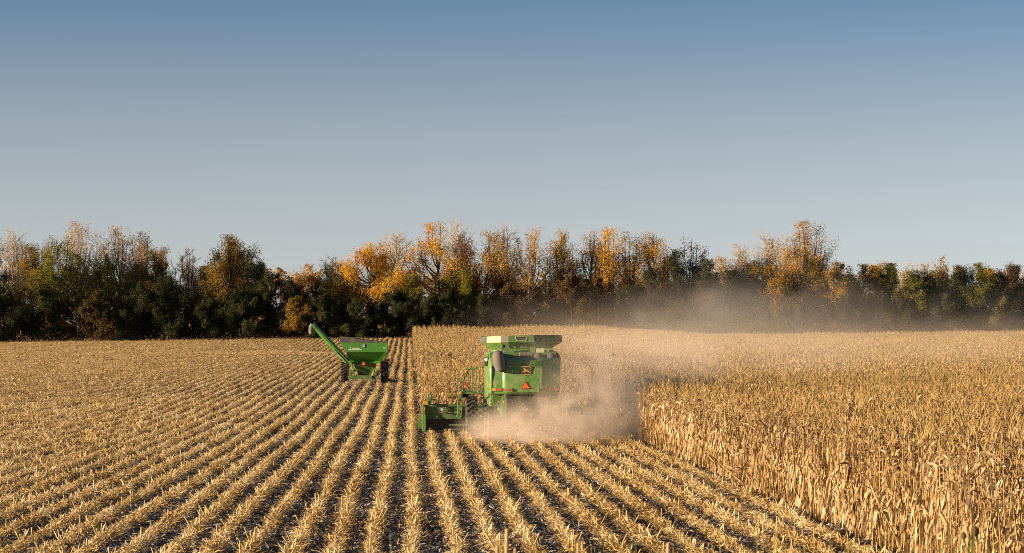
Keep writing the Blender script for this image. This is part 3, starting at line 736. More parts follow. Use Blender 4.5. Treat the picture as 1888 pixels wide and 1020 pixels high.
for a, b_ in (((440, 758), (453, 620)), ((468, 758), (482, 600))): ld_.tube([J3(*a, PL - .08), J3(*b_, PL + .05)], .025, 6)
for t in (.1, .35, .6, .85):
    p, q = J3(440 + 13 * t, 758 - 138 * t, PL - .06), J3(468 + 14 * t, 758 - 158 * t, PL - .06); ld_.box(p[0], q[0], PL - .1, PL + .1, p[2] - .015, p[2] + .015)
ld_.build("ladder", M['green_dusty'], comb)
def marker(parent, name, side):
    if side < 0:
        xa, za = J(479, 508, CY0 + PL); xb, zb = J(518, 486, CY0 + PL)
        o = MB().box(xa, xb, PL - .06, PL, za - .04, zb).build(name, M['black'], parent, bevel=.01)
        MB().box(xa + .02, xb - .02, PL - .08, PL - .06, za + .01, zb - .03).build("red_reflector", M['red'], o)
        xc, zc = J(500, 517, CY0 + PL)
        MB().tube([(xc, PL - .12, zc - .02), (xc, PL - .03, zc - .02)], .06, 12).build("amber_lamp", M['amber'], o)
        MB().box(xa + .02, xa + .16, PL - .03, PL + .02, J(0, 560, CY0 + PL)[1], za - .03).build("post", M['black'], o)
    else:
        xa, za = J(1338, 490, CY0 + PL); xb, zb = J(1368, 458, CY0 + PL)
        o = MB().box(xa, xb, PL - .05, PL, za, zb).build(name, M['red_sign'], parent, bevel=.01)
        MB().tube([J3(1352, 490, PL), J3(1350, 520, PL), J3(1300, 560, PL), J3(1200, 590, PL)], .018, 6).build("stalk", M['black'], o)
marker(comb, "marker_light", -1); marker(comb, "marker_light", 1)
a = J(465, 572, CY0 + PL); MB().box(a[0] - .04, a[0] + .03, PL - .05, PL, a[1] - .05, a[1] + .05).build("side_marker", M['amber'], comb)

# corn header, twelve divider points reaching into the corn
HY = 7.2
hdr = bpy.data.objects.new("corn_header", None); link(hdr, comb)
HL, HR = J(135, 0, CY0 + HY)[0], 0.0
HL = ROW0 + RS * .5 + .08 - CX0; HR = ROW0 + RS * 11.5 - CX0
p = MB(); p.box(HL + .1, HR - .05, HY - .02, HY + .05, .62, 1.14)
for x in np.linspace(HL + 1.6, HR - .6, 6): p.box(x, x + .07, HY - .06, HY - .02, .60, 1.12)
p.box(HL + .1, HR - .05, HY - .035, HY - .02, .83, .85)
p.build("back_panel", M['green_dusty'], hdr, bevel=.008)
MB().box(HL + .05, HR - .05, HY - .09, HY + .12, 1.14, 1.25).build("top_beam", M['green_dusty'], hdr, bevel=.02)
MB().box(HL + .1, HR - .05, HY + .15, HY + .9, .18, .60).build("auger_trough", M['black'], hdr)
MB().tube([(HL + 1.15, HY - .08, .36), (HL + 2.05, HY - .08, .36)], .055, 10).build("skid_bar", M['green_dusty'], hdr)
MB().box(HL + .1, HR - .05, HY - .02, HY + .16, .14, .22).build("rear_sill", M['black'], hdr)
for x in (HL, HR - .1):
    q = MB(); q.prism([(HY - .22, .06), (HY + 1.2, .10), (HY + 1.3, .7), (HY + .5, 1.22), (HY - .14, 1.25), (HY - .22, 1.05)], 'x', x, x + .07)
    q.prism([(HY - .24, .02), (HY - .1, .02), (HY - .1, .8), (HY - .24, .8)], 'x', x + .07, x + .17)
    q.build("end_shield", G, hdr, bevel=.015)
for k in range(12):
    x = HL + RS * k
    MB().add([(x - .2, HY + 1.0, .2), (x + .2, HY + 1.0, .2), (x + .16, HY + 1.0, .75), (x - .16, HY + 1.0, .75), (x, HY + 2.6, .12)], [(0, 1, 2, 3), (0, 1, 4), (1, 2, 4), (2, 3, 4), (3, 0, 4)]).build("divider_snout", M['green_dusty'], hdr)
tw = MB(); tw.box(HL + .17, HL + .36, HY - .25, HY - .1, 1.25, 1.55); tw.tube([(HL + .26, HY - .18, 1.4), (HL + .26, HY - .18, 1.66), (HL + .32, HY - .18, 1.76), (HL + .37, HY - .18, 1.62), (HL + .36, HY - .18, 1.3)], .035, 8)
tw.box(HL + .36, HL + .62, HY - .2, HY - .16, 1.42, 1.46); tw.box(HL + .55, HL + .63, HY - .2, HY - .14, 1.22, 1.48); tw.build("divider_cylinder", G, hdr, bevel=.01)
MB().box(HL + .06, HL + .24, HY - .30, HY - .24, 1.24, 1.40).build("yellow_bracket", M['yellow'], hdr)
mk = MB().prism([(HL + 1.0, 1.72), (HL + 1.26, 1.72), (HL + 1.24, 1.5), (HL + 1.04, 1.5)], 'y', HY - .16, HY - .12).build("row_marker", G, hdr)
MB().box(HL + 1.02, HL + 1.25, HY - .166, HY - .16, 1.66, 1.71).build("yellow_strip", M['yellow'], mk)
MB().tube([(HL + 1.13, HY - .2, 1.52), (HL + 1.13, HY - .16, 1.55)], .05, 10).build("marker_lamp", M['red'], mk)
MB().tube([(HL + 1.13, HY - .14, 1.5), (HL + 1.1, HY - .14, 1.36), (HL + .8, HY - .14, 1.34), (HL + .72, HY - .14, 1.25)], .012, 5).build("marker_stalk", M['black'], mk)
hh = MB()
for k in range(3):
    x = HL + .72 + .11 * k; hh.tube([(x, HY - .1, 1.12), (x + .18, HY - .22, 1.08), (x + .26, HY - .24, .98), (x + .18, HY - .2, .90), (x - .02, HY - .1, .92)], .016, 6)
hh.build("hydraulic_hose", M['black'], hdr)
MB().tube([(HL + .84, HY - .14, 1.03), (HL + .84, HY - .09, 1.03)], .05, 12).build("round_reflector", M['white'], hdr)
MB().tube([(HL + .62, HY - .10, .68), (HL + .62, HY - .03, .68)], .06, 12).build("round_reflector", M['steel'], hdr)

# ------------------------------------------------------------------ grain cart
GX, GY = -3.3, 164.0; GZ = gz(GX, GY + 2)
def C(zx, zy, D=None):
    D = D or GY
    px, py = 550 + zx / 6.8, 580 + zy / 6.8
    return ((px - VX) * D / F - GX, CAM_H - (py - VY) * D / F - GZ)
cart = thing("grain_cart", "green grain cart with a raised unloading auger on its left, parked on the stubble rows", "grain cart", (GX, GY, GZ))
K = M['green_cart']
zt = C(0, 355)[1]; zm = C(0, 470)[1]; zb = C(0, 585)[1]; zl = C(0, 612)[1]
xl, xr = C(525, 0)[0], C(1120, 0)[0]; xml = C(606, 0)[0]; xbl, xbr = C(628, 0)[0], C(1030, 0)[0]
LEN = 4.2
h = MB()
rear = [(xl, 0, zt), (xr, 0, zt), (xr, 0, zm), (xml, 0, zm)]
frontp = [(xl, LEN, zt), (xr, LEN, zt), (xr, LEN, zm), (xml, LEN, zm)]
h.add(rear + frontp, [(0, 1, 2, 3), (7, 6, 5, 4), (1, 5, 6, 2), (0, 3, 7, 4)])
upper = h.build("hopper_wall", K, cart)
sol = upper.modifiers.new("thickness", 'SOLIDIFY'); sol.thickness = .04
l = MB(); l.add([(xml, 0.0, zm - .003), (xr, 0.0, zm - .003), (xbr, .75, zb), (xbl, .75, zb), (xml, LEN, zm - .003), (xr, LEN, zm - .003), (xbr, LEN - .7, zb), (xbl, LEN - .7, zb)],
                [(0, 1, 2, 3), (7, 6, 5, 4), (1, 5, 6, 2), (0, 3, 7, 4), (3, 2, 6, 7)])
l.build("lower_hopper", K, cart)
# folded lips: pale edge down the right, ledge under the slope
e = MB(); e.hexa([(xr - .06, -.05, zm - .05), (xr + .01, -.05, zm - .05), (xr + .01, .0, zm - .05), (xr - .06, .02, zm - .05), (xr - .06, -.05, zt), (xr + .01, -.05, zt), (xr + .01, -.003, zt), (xr - .06, -.003, zt)])
e.hexa([(xbr - .1, .62, zb - .1), (xbr + .0, .62, zb - .12), (xbr + .0, .75, zb - .12), (xbr - .1, .75, zb - .1), (xr - .10, -.04, zm - .06), (xr, -.04, zm - .06), (xr, .08, zm - .06), (xr - .10, .08, zm - .06)])
e.hexa([(xbl - .02, .58, zl), (xbr + .02, .58, zl), (xbr + .02, .95, zl), (xbl - .02, .95, zl), (xbl - .02, .70, zb + .02), (xbr + .02, .70, zb + .02), (xbr + .02, .98, zb + .02), (xbl - .02, .98, zb + .02)])
e.build("edge_lip", K, cart, bevel=.008)
f = MB(); zf = C(0, 772)[1]; fx0, fx1 = C(690, 0)[0], C(965, 0)[0]; gx0, gx1 = C(760, 0)[0], C(900, 0)[0]
f.add([(fx0, .9, zl), (fx1, .9, zl), (gx1, 1.5, zf), (gx0, 1.5, zf), (fx0, LEN - .9, zl), (fx1, LEN - .9, zl), (gx1, LEN - 1.4, zf), (gx0, LEN - 1.4, zf)], [(0, 1, 2, 3), (7, 6, 5, 4), (1, 5, 6, 2), (0, 3, 7, 4), (3, 2, 6, 7)])
f.build("bottom_funnel", M['green_dusty'], cart)
# tarp bow: higher on the left, running down to the right
t = MB(); zl2 = C(0, 280)[1]; zr2 = C(0, 350)[1]; xm_ = C(700, 0)[0]; zm2 = C(0, 292)[1]
t.prism([(xl, zt + .003), (xr, zt + .003), (xr, zr2 + .0), (xm_ + .8, C(0, 318)[1]), (xm_, zm2), (xl, zl2)], 'y', .02, LEN - .02)
t.build("tarp", M['tarp'], cart, bevel=.01)
ax = MB(); za0, za1 = C(0, 808)[1], C(0, 770)[1]
ax.box(C(620, 0)[0], C(1038, 0)[0], 1.15, 1.45, za0, za1); ax.box(C(750, 0)[0], C(920, 0)[0], 1.08, 1.16, za0 - .02, za1 + .02)
ax.box(C(632, 0)[0], C(660, 0)[0], 1.1, 1.5, za1, C(0, 690)[1]); ax.tube([(0, 1.5, .55), (0, 7.2, .5)], .11, 8); ax.build("axle_frame", M['green_dusty'], cart, bevel=.01)
lg = MB()
for p, q in (((672, 615), (700, 770)), ((965, 620), (940, 770)), ((700, 640), (750, 765)), ((950, 640), (890, 765))):
    a_, c_ = C(*p), C(*q); r_ = .055 if p[0] in (672, 965) else .02; lg.tube([(a_[0], .95, a_[1]), (c_[0], 1.15, c_[1])], r_, 6)
lg.build("leg_brace", K, cart)
for x_, sg in ((C(578, 0)[0], -1), (C(1081, 0)[0], 1)): wheel("wheel", cart, x_, 2.0, .84, .56, 24, sg)
smv(cart, C(820, 0)[0], .06, C(0, 617)[1], .38, R(0))
for zx in (702, 952): 
    q = C(zx, 621); lens("tail_light", M['red'], cart, q[0] - .07, q[0] + .07, .90, q[1] - .03, q[1] + .03)
for zx0, zx1, am, rd in ((505, 592, (545, 572), (507, 530)), (1085, 1150, (1088, 1122), (1126, 1148))):
    p0, p1 = C(zx0, 592), C(zx1, 562)
    o = MB().box(p0[0], p1[0], .9, .95, p0[1] + .04, p1[1]).build("light_bar", M['black'], cart)
    q0, q1 = C(am[0], 594), C(am[1], 582); MB().box(q0[0], q1[0], .87, .9, q0[1], q1[1]).build("amber_reflector", M['yellow'], o)
    q0, q1 = C(rd[0], 590), C(rd[1], 574); MB().box(q0[0], q1[0], .87, .9, q0[1], q1[1]).build("lamp", M['amber'] if zx0 < 600 else M['red'], o)
tk = MB(); tk.box(C(1030, 0)[0], C(1110, 0)[0], 1.0, 1.6, C(0, 668)[1], C(0, 590)[1]); tk.build("black_box", M['black'], cart, bevel=.03)  # plain black box at the top of the right tyre
q = C(823, 390); wd = MB().box(q[0] - .105, q[0] + .105, -.03, -.002, q[1] - .155, q[1] + .155).build("sight_window", M['black'], cart, bevel=.03)
MB().box(q[0] - .07, q[0] + .07, -.036, -.03, q[1] - .125, q[1] + .125).build("pane", M['pane'], wd)
# maker's script with a swoosh under it, and the size number
q0 = C(665, 420)
text_part("L", "lettering", .34, M['white'], cart, (C(662, 0)[0], -.008, C(0, 420)[1]), bold=.004, scale_x=.7)
text_part("ommson", "lettering", .16, M['white'], cart, (C(728, 0)[0], -.008, C(0, 424)[1]), bold=.008, scale_x=.95)
sw = MB(); a0, a1 = C(622, 0)[0], C(806, 0)[0]; zz = C(0, 440)[1]
sw.prism([(a0, zz + .04), (a0 + .1, zz + .018), (a1 - .1, zz + .018), (a1, zz + .04), (a1 - .07, zz - .03), (a0 + .08, zz - .03)], 'y', -.012, -.003); sw.build("swoosh", M['white'], cart)
text_part("720", "lettering", .115, M['white'], cart, (C(1080, 0)[0], -.008, C(0, 419)[1]), bold=.006)
# raised unloading auger
a0 = C(618, 590); a1 = C(186, 130)
ya, yb = .35, .1
au = MB(); au.tube([(a0[0], ya, a0[1]), (a1[0], yb, a1[1])], .19, 18)
A0, A1 = Vector((a0[0], ya, a0[1])), Vector((a1[0], yb, a1[1])); dA = (A1 - A0).normalized(); nA = Vector((dA.z, 0, -dA.x)); nA = nA if nA.z > 0 else -nA
aug = au.build("unloading_auger", K, cart, smooth=50)
rr_ = MB()
rr_.tube([A0 + nA * .06 + Vector((0, -.2, 0)), A1 + nA * .06 + Vector((0, -.2, 0))], .018, 6)
rr_.tube([A0 - nA * .10 + Vector((0, -.19, 0)), A0.lerp(A1, .35) - nA * .10 + Vector((0, -.19, 0))], .03, 6)
rr_.tube([A0.lerp(A1, .1) + nA * .2, A0.lerp(A1, .75) + nA * .2], .02, 6); rr_.build("pipe", M['steel'], aug)
cl = MB(); cl.tube([A0.lerp(A1, .27), A0.lerp(A1, .30)], .215, 18); cl.tube([A0.lerp(A1, .93), A1 + dA * .05], .215, 18); cl.build("collar", K, aug, smooth=50)
sp0 = A1 + dA * .0; s = MB()
s.tube([sp0 + Vector((.0, 0, .02)), sp0 + Vector((-.10, 0, -.16)), sp0 + Vector((-.13, 0, -.42)), sp0 + Vector((-.10, -.02, -.66))], [.19, .20, .17, .16], 12)
s.build("spout", M['canvas'], aug, smooth=50)
MB().tube([sp0 + Vector((-.135, 0, -.43)), sp0 + Vector((-.13, 0, -.47))], .185, 12).build("clamp_ring", M['steel'], aug)

# ------------------------------------------------------------------ trees
BK = {'grey': bark("grey_bark", (0.13, 0.105, 0.085)), 'dark': bark("dark_bark", (0.045, 0.036, 0.03)), 'pale': bark("pale_bark", (0.48, 0.40, 0.30))}
LF = {
 'gold':  leafy("gold_leaf",  [(0, (.20, .085, .015)), (.3, (.58, .29, .025)), (.6, (.80, .46, .04)), (1, (.86, .58, .10))], .4, .22, spread=.7),
 'amber': leafy("amber_leaf", [(0, (.13, .06, .018)), (.35, (.44, .235, .035)), (.65, (.64, .37, .055)), (1, (.72, .48, .13))], .4, .25, spread=.7),
 'tan':   leafy("tan_leaf",   [(0, (.24, .15, .07)), (.4, (.46, .29, .12)), (.75, (.58, .39, .17)), (1, (.64, .48, .27))], .35, .3, spread=.7),
 'rust':  leafy("rust_leaf",  [(0, (.08, .038, .02)), (.5, (.22, .095, .04)), (1, (.36, .18, .08))], .35, .3, spread=.7),
 'olive': leafy("olive_leaf", [(0, (.045, .052, .014)), (.4, (.15, .155, .024)), (.75, (.29, .26, .04)), (1, (.40, .32, .07))], .4, .25, spread=.7),
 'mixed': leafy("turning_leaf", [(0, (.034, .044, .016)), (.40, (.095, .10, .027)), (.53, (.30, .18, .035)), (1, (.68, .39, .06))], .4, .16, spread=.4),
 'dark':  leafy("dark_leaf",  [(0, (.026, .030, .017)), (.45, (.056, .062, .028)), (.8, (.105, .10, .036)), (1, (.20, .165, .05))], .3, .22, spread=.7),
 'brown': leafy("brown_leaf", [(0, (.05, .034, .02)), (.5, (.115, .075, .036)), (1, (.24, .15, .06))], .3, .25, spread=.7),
}
def cards(r, C_, size, sx=.55):
    """pointed leaf-sized faces at the given centres, turned every way"""
    n = len(C_)
    u = r.normal(size=(n, 3)); u /= np.linalg.norm(u, axis=1)[:, None]
    v = np.cross(u, r.normal(size=(n, 3))); v /= np.linalg.norm(v, axis=1)[:, None]
    s = size * r.uniform(.6, 1.35, n)[:, None]
    V = np.stack([C_ - u * s, C_ - v * s * sx + u * s * .1, C_ + u * s, C_ + v * s * sx + u * s * .1], 1).reshape(-1, 3)
    return V, np.arange(4 * n).reshape(-1, 4)
def tree(name, label, cat, group, px, top, width, D, leaf, bk, seed, base=.35, nleaf=3200, limbs=16, twigs=6, upright=.5, lean=0.0, size=.108, trunks=1, spire=0.0, subs=0):
    """tapered trunk and limbs reaching into an uneven crown; leaves gathered round the twig ends"""
    r = np.random.default_rng(seed)
    x = at(px, D); g = gz(x, D)
    H = CAM_H - (top - VY) * D / F - g; Wd = width * D / F / 2 * (1.45 if leaf in ('gold', 'amber', 'tan', 'rust') else 1.15)
    paths = []; ends = []
    tops = []
    for k in range(trunks):
        off = (k - (trunks - 1) / 2) * .5
        ht = H * r.uniform(.55, .75)
        tp = np.array([off * 2.2 + lean * H + r.normal(0, .04) * H * .4, r.normal(0, .3), ht]); p0 = np.array([off * .5, 0, -.3])
        n = 6; t = np.linspace(0, 1, n)[:, None]
        bow = np.array([r.normal(0, .03) * H, r.normal(0, .02) * H, 0])
        pts = p0 + (tp - p0) * t + bow * np.sin(np.pi * t)
        r0 = .017 * H / math.sqrt(trunks); paths.append((pts, np.linspace(r0, r0 * .35, n))); tops.append((pts, r0))
    # limb tips spread over the crown's envelope
    for i in range(limbs):
        zt = base + (1 - base) * (i + r.uniform(0, 1)) / limbs
        f = (zt - base) / (1 - base)
        env = Wd * (math.sin(math.pi * min(1, .16 + .84 * f) ** .85) ** .6 if not spire else (1 - f) ** .7 * .9 + .12) * (1 if f < .93 else .6)
        a = r.uniform(0, 2 * math.pi); q = env * math.sqrt(r.uniform(.15, 1.0))
        pts0, r0 = tops[i % trunks]
        tip = np.array([pts0[-1, 0] * min(1, zt + .2) + q * math.cos(a), q * math.sin(a) * .85, H * (zt - .02)])
        s = np.clip((zt - upright * .42 - .05) / .72, .12, .98) * (len(pts0) - 1); j = int(min(s, len(pts0) - 2)); st = pts0[j] + (pts0[j + 1] - pts0[j]) * (s - j)
        t = np.linspace(0, 1, 5)[:, None]; dd = tip - st
        mid = np.array([dd[0] * .22, dd[1] * .22, -abs(dd[2]) * .10])
        pts = st + dd * t + mid * np.sin(np.pi * t) + r.normal(0, .02, (5, 3)) * H * .35 * np.sin(np.pi * t)
        paths.append((pts, np.linspace(r0 * .42, .03, 5)))
        for k in range(twigs):
            tt = r.uniform(.35, 1.0); jj = min(int(tt * 4), 3); b0 = pts[jj] + (pts[jj + 1] - pts[jj]) * (tt * 4 - jj)
            L = H * r.uniform(.07, .16) * (1.15 - .4 * f)
            d = r.normal(size=3); d[2] = abs(d[2]) * .6 + upright * 1.4; d[:2] += (tip - st)[:2] / (np.linalg.norm(tip - st) + .1) * .7
            d /= np.linalg.norm(d); e = b0 + d * L; e[2] = min(e[2], H * 1.0)
            m_ = b0 + d * L * .5 + r.normal(0, .05, 3) * L
            paths.append((np.stack([b0, m_, e]), np.array([.036, .028, .016]))); ends.append((b0, e, L))
            for q_ in range(subs):
                sb = b0 + (e - b0) * r.uniform(.2, .9); d2 = d + r.normal(0, .45, 3); d2[2] = abs(d2[2]) + .1; d2 /= np.linalg.norm(d2)
                paths.append((np.stack([sb, sb + d2 * L * .3, sb + d2 * L * .62]), np.array([.024, .018, .011])))
    V, Q = [], []; ns = 5; ang = np.arange(ns) * 2 * math.pi / ns; b = 0
    for i, (pts, rad) in enumerate(paths):
        k = 6 if i < trunks else (4 if len(pts) == 5 else 3)
        an = np.arange(k) * 2 * math.pi / k
        dr = np.gradient(pts, axis=0); dr /= np.linalg.norm(dr, axis=1)[:, None] + 1e-9
        ref = np.array([0, 1.0, 0.1]); u = np.cross(dr, ref); u /= np.linalg.norm(u, axis=1)[:, None] + 1e-9; v = np.cross(dr, u)
        ring = pts[:, None] + (u[:, None] * np.cos(an)[None, :, None] + v[:, None] * np.sin(an)[None, :, None]) * rad[:, None, None]
        V.append(ring.reshape(-1, 3)); n = len(pts)
        ii = (np.arange(n - 1) * k)[:, None] + np.arange(k)[None]; jj = (np.arange(n - 1) * k)[:, None] + (np.arange(k)[None] + 1) % k
        Q.append((np.stack([ii, jj, jj + k, ii + k], -1).reshape(-1, 4)) + b); b += n * k
    t = thing(name, label, cat, (x, D, g), 0, group)
    link(bpy.data.objects.new("trunk", mesh_np("trunk", np.concatenate(V), np.concatenate(Q), mats=[BK[bk]], smooth=True)), t)
    if nleaf:
        B0 = np.array([b_ for b_, e, L in ends]); E = np.array([e for b_, e, L in ends]); Ls = np.array([L for b_, e, L in ends])
        wgt = r.uniform(.15, 1, len(E)) ** 1.5; wgt /= wgt.sum()
        nleaf = int(nleaf * 4.4); c = r.choice(len(E), nleaf, p=wgt)
        P = B0[c] + (E[c] - B0[c]) * r.uniform(.1, 1.05, nleaf)[:, None] + np.clip(r.normal(size=(nleaf, 3)), -1.6, 1.6) * (Ls[c] * .27)[:, None]
        P = P[(P[:, 2] < H * 1.0) & (P[:, 2] > .4)]
        v, q = cards(r, P, size)
        link(bpy.data.objects.new("crown", mesh_np("crown", v, q, mats=[LF[leaf]])), t)
    return t

TG, SG = "tall trees of the tree line", "low bushy trees along the foot of the tree line"
# kind: name, category, tree() settings
KIND = {
 'gold':   ('autumn_tree', dict(leaf='gold', bk='grey', nleaf=4200, limbs=26, twigs=8)),
 'amber':  ('autumn_tree', dict(leaf='amber', bk='grey', nleaf=3800, limbs=26, twigs=8)),
 'vase':   ('autumn_tree', dict(leaf='gold', bk='dark', nleaf=6000, limbs=36, twigs=8, trunks=2, base=.46, upright=.25)),
 'tan':    ('sparse_tree', dict(leaf='tan', bk='pale', nleaf=2300, limbs=30, twigs=10, subs=1, upright=.65, size=.115)),
 'rust':   ('autumn_tree', dict(leaf='rust', bk='grey', nleaf=2000, limbs=18, upright=.7, size=.12)),
 'bare':   ('bare_tree', dict(leaf='tan', bk='pale', nleaf=260, limbs=34, twigs=16, upright=.6, size=.10, subs=3)),
 'olive':  ('leafy_tree', dict(leaf='olive', bk='dark', nleaf=4000, limbs=20)),
 'mixed':  ('leafy_tree', dict(leaf='mixed', bk='dark', nleaf=5200, limbs=26, base=.25)),
 'dark':   ('leafy_tree', dict(leaf='dark', bk='dark', nleaf=4800, limbs=24, base=.10, upright=.3)),
 'brown':  ('leafy_tree', dict(leaf='brown', bk='dark', nleaf=4200, limbs=22, base=.10, upright=.35)),
 'scrub':  ('scrub_tree', dict(leaf='brown', bk='grey', nleaf=1500, limbs=22, twigs=10, base=.08, upright=.5)),
}
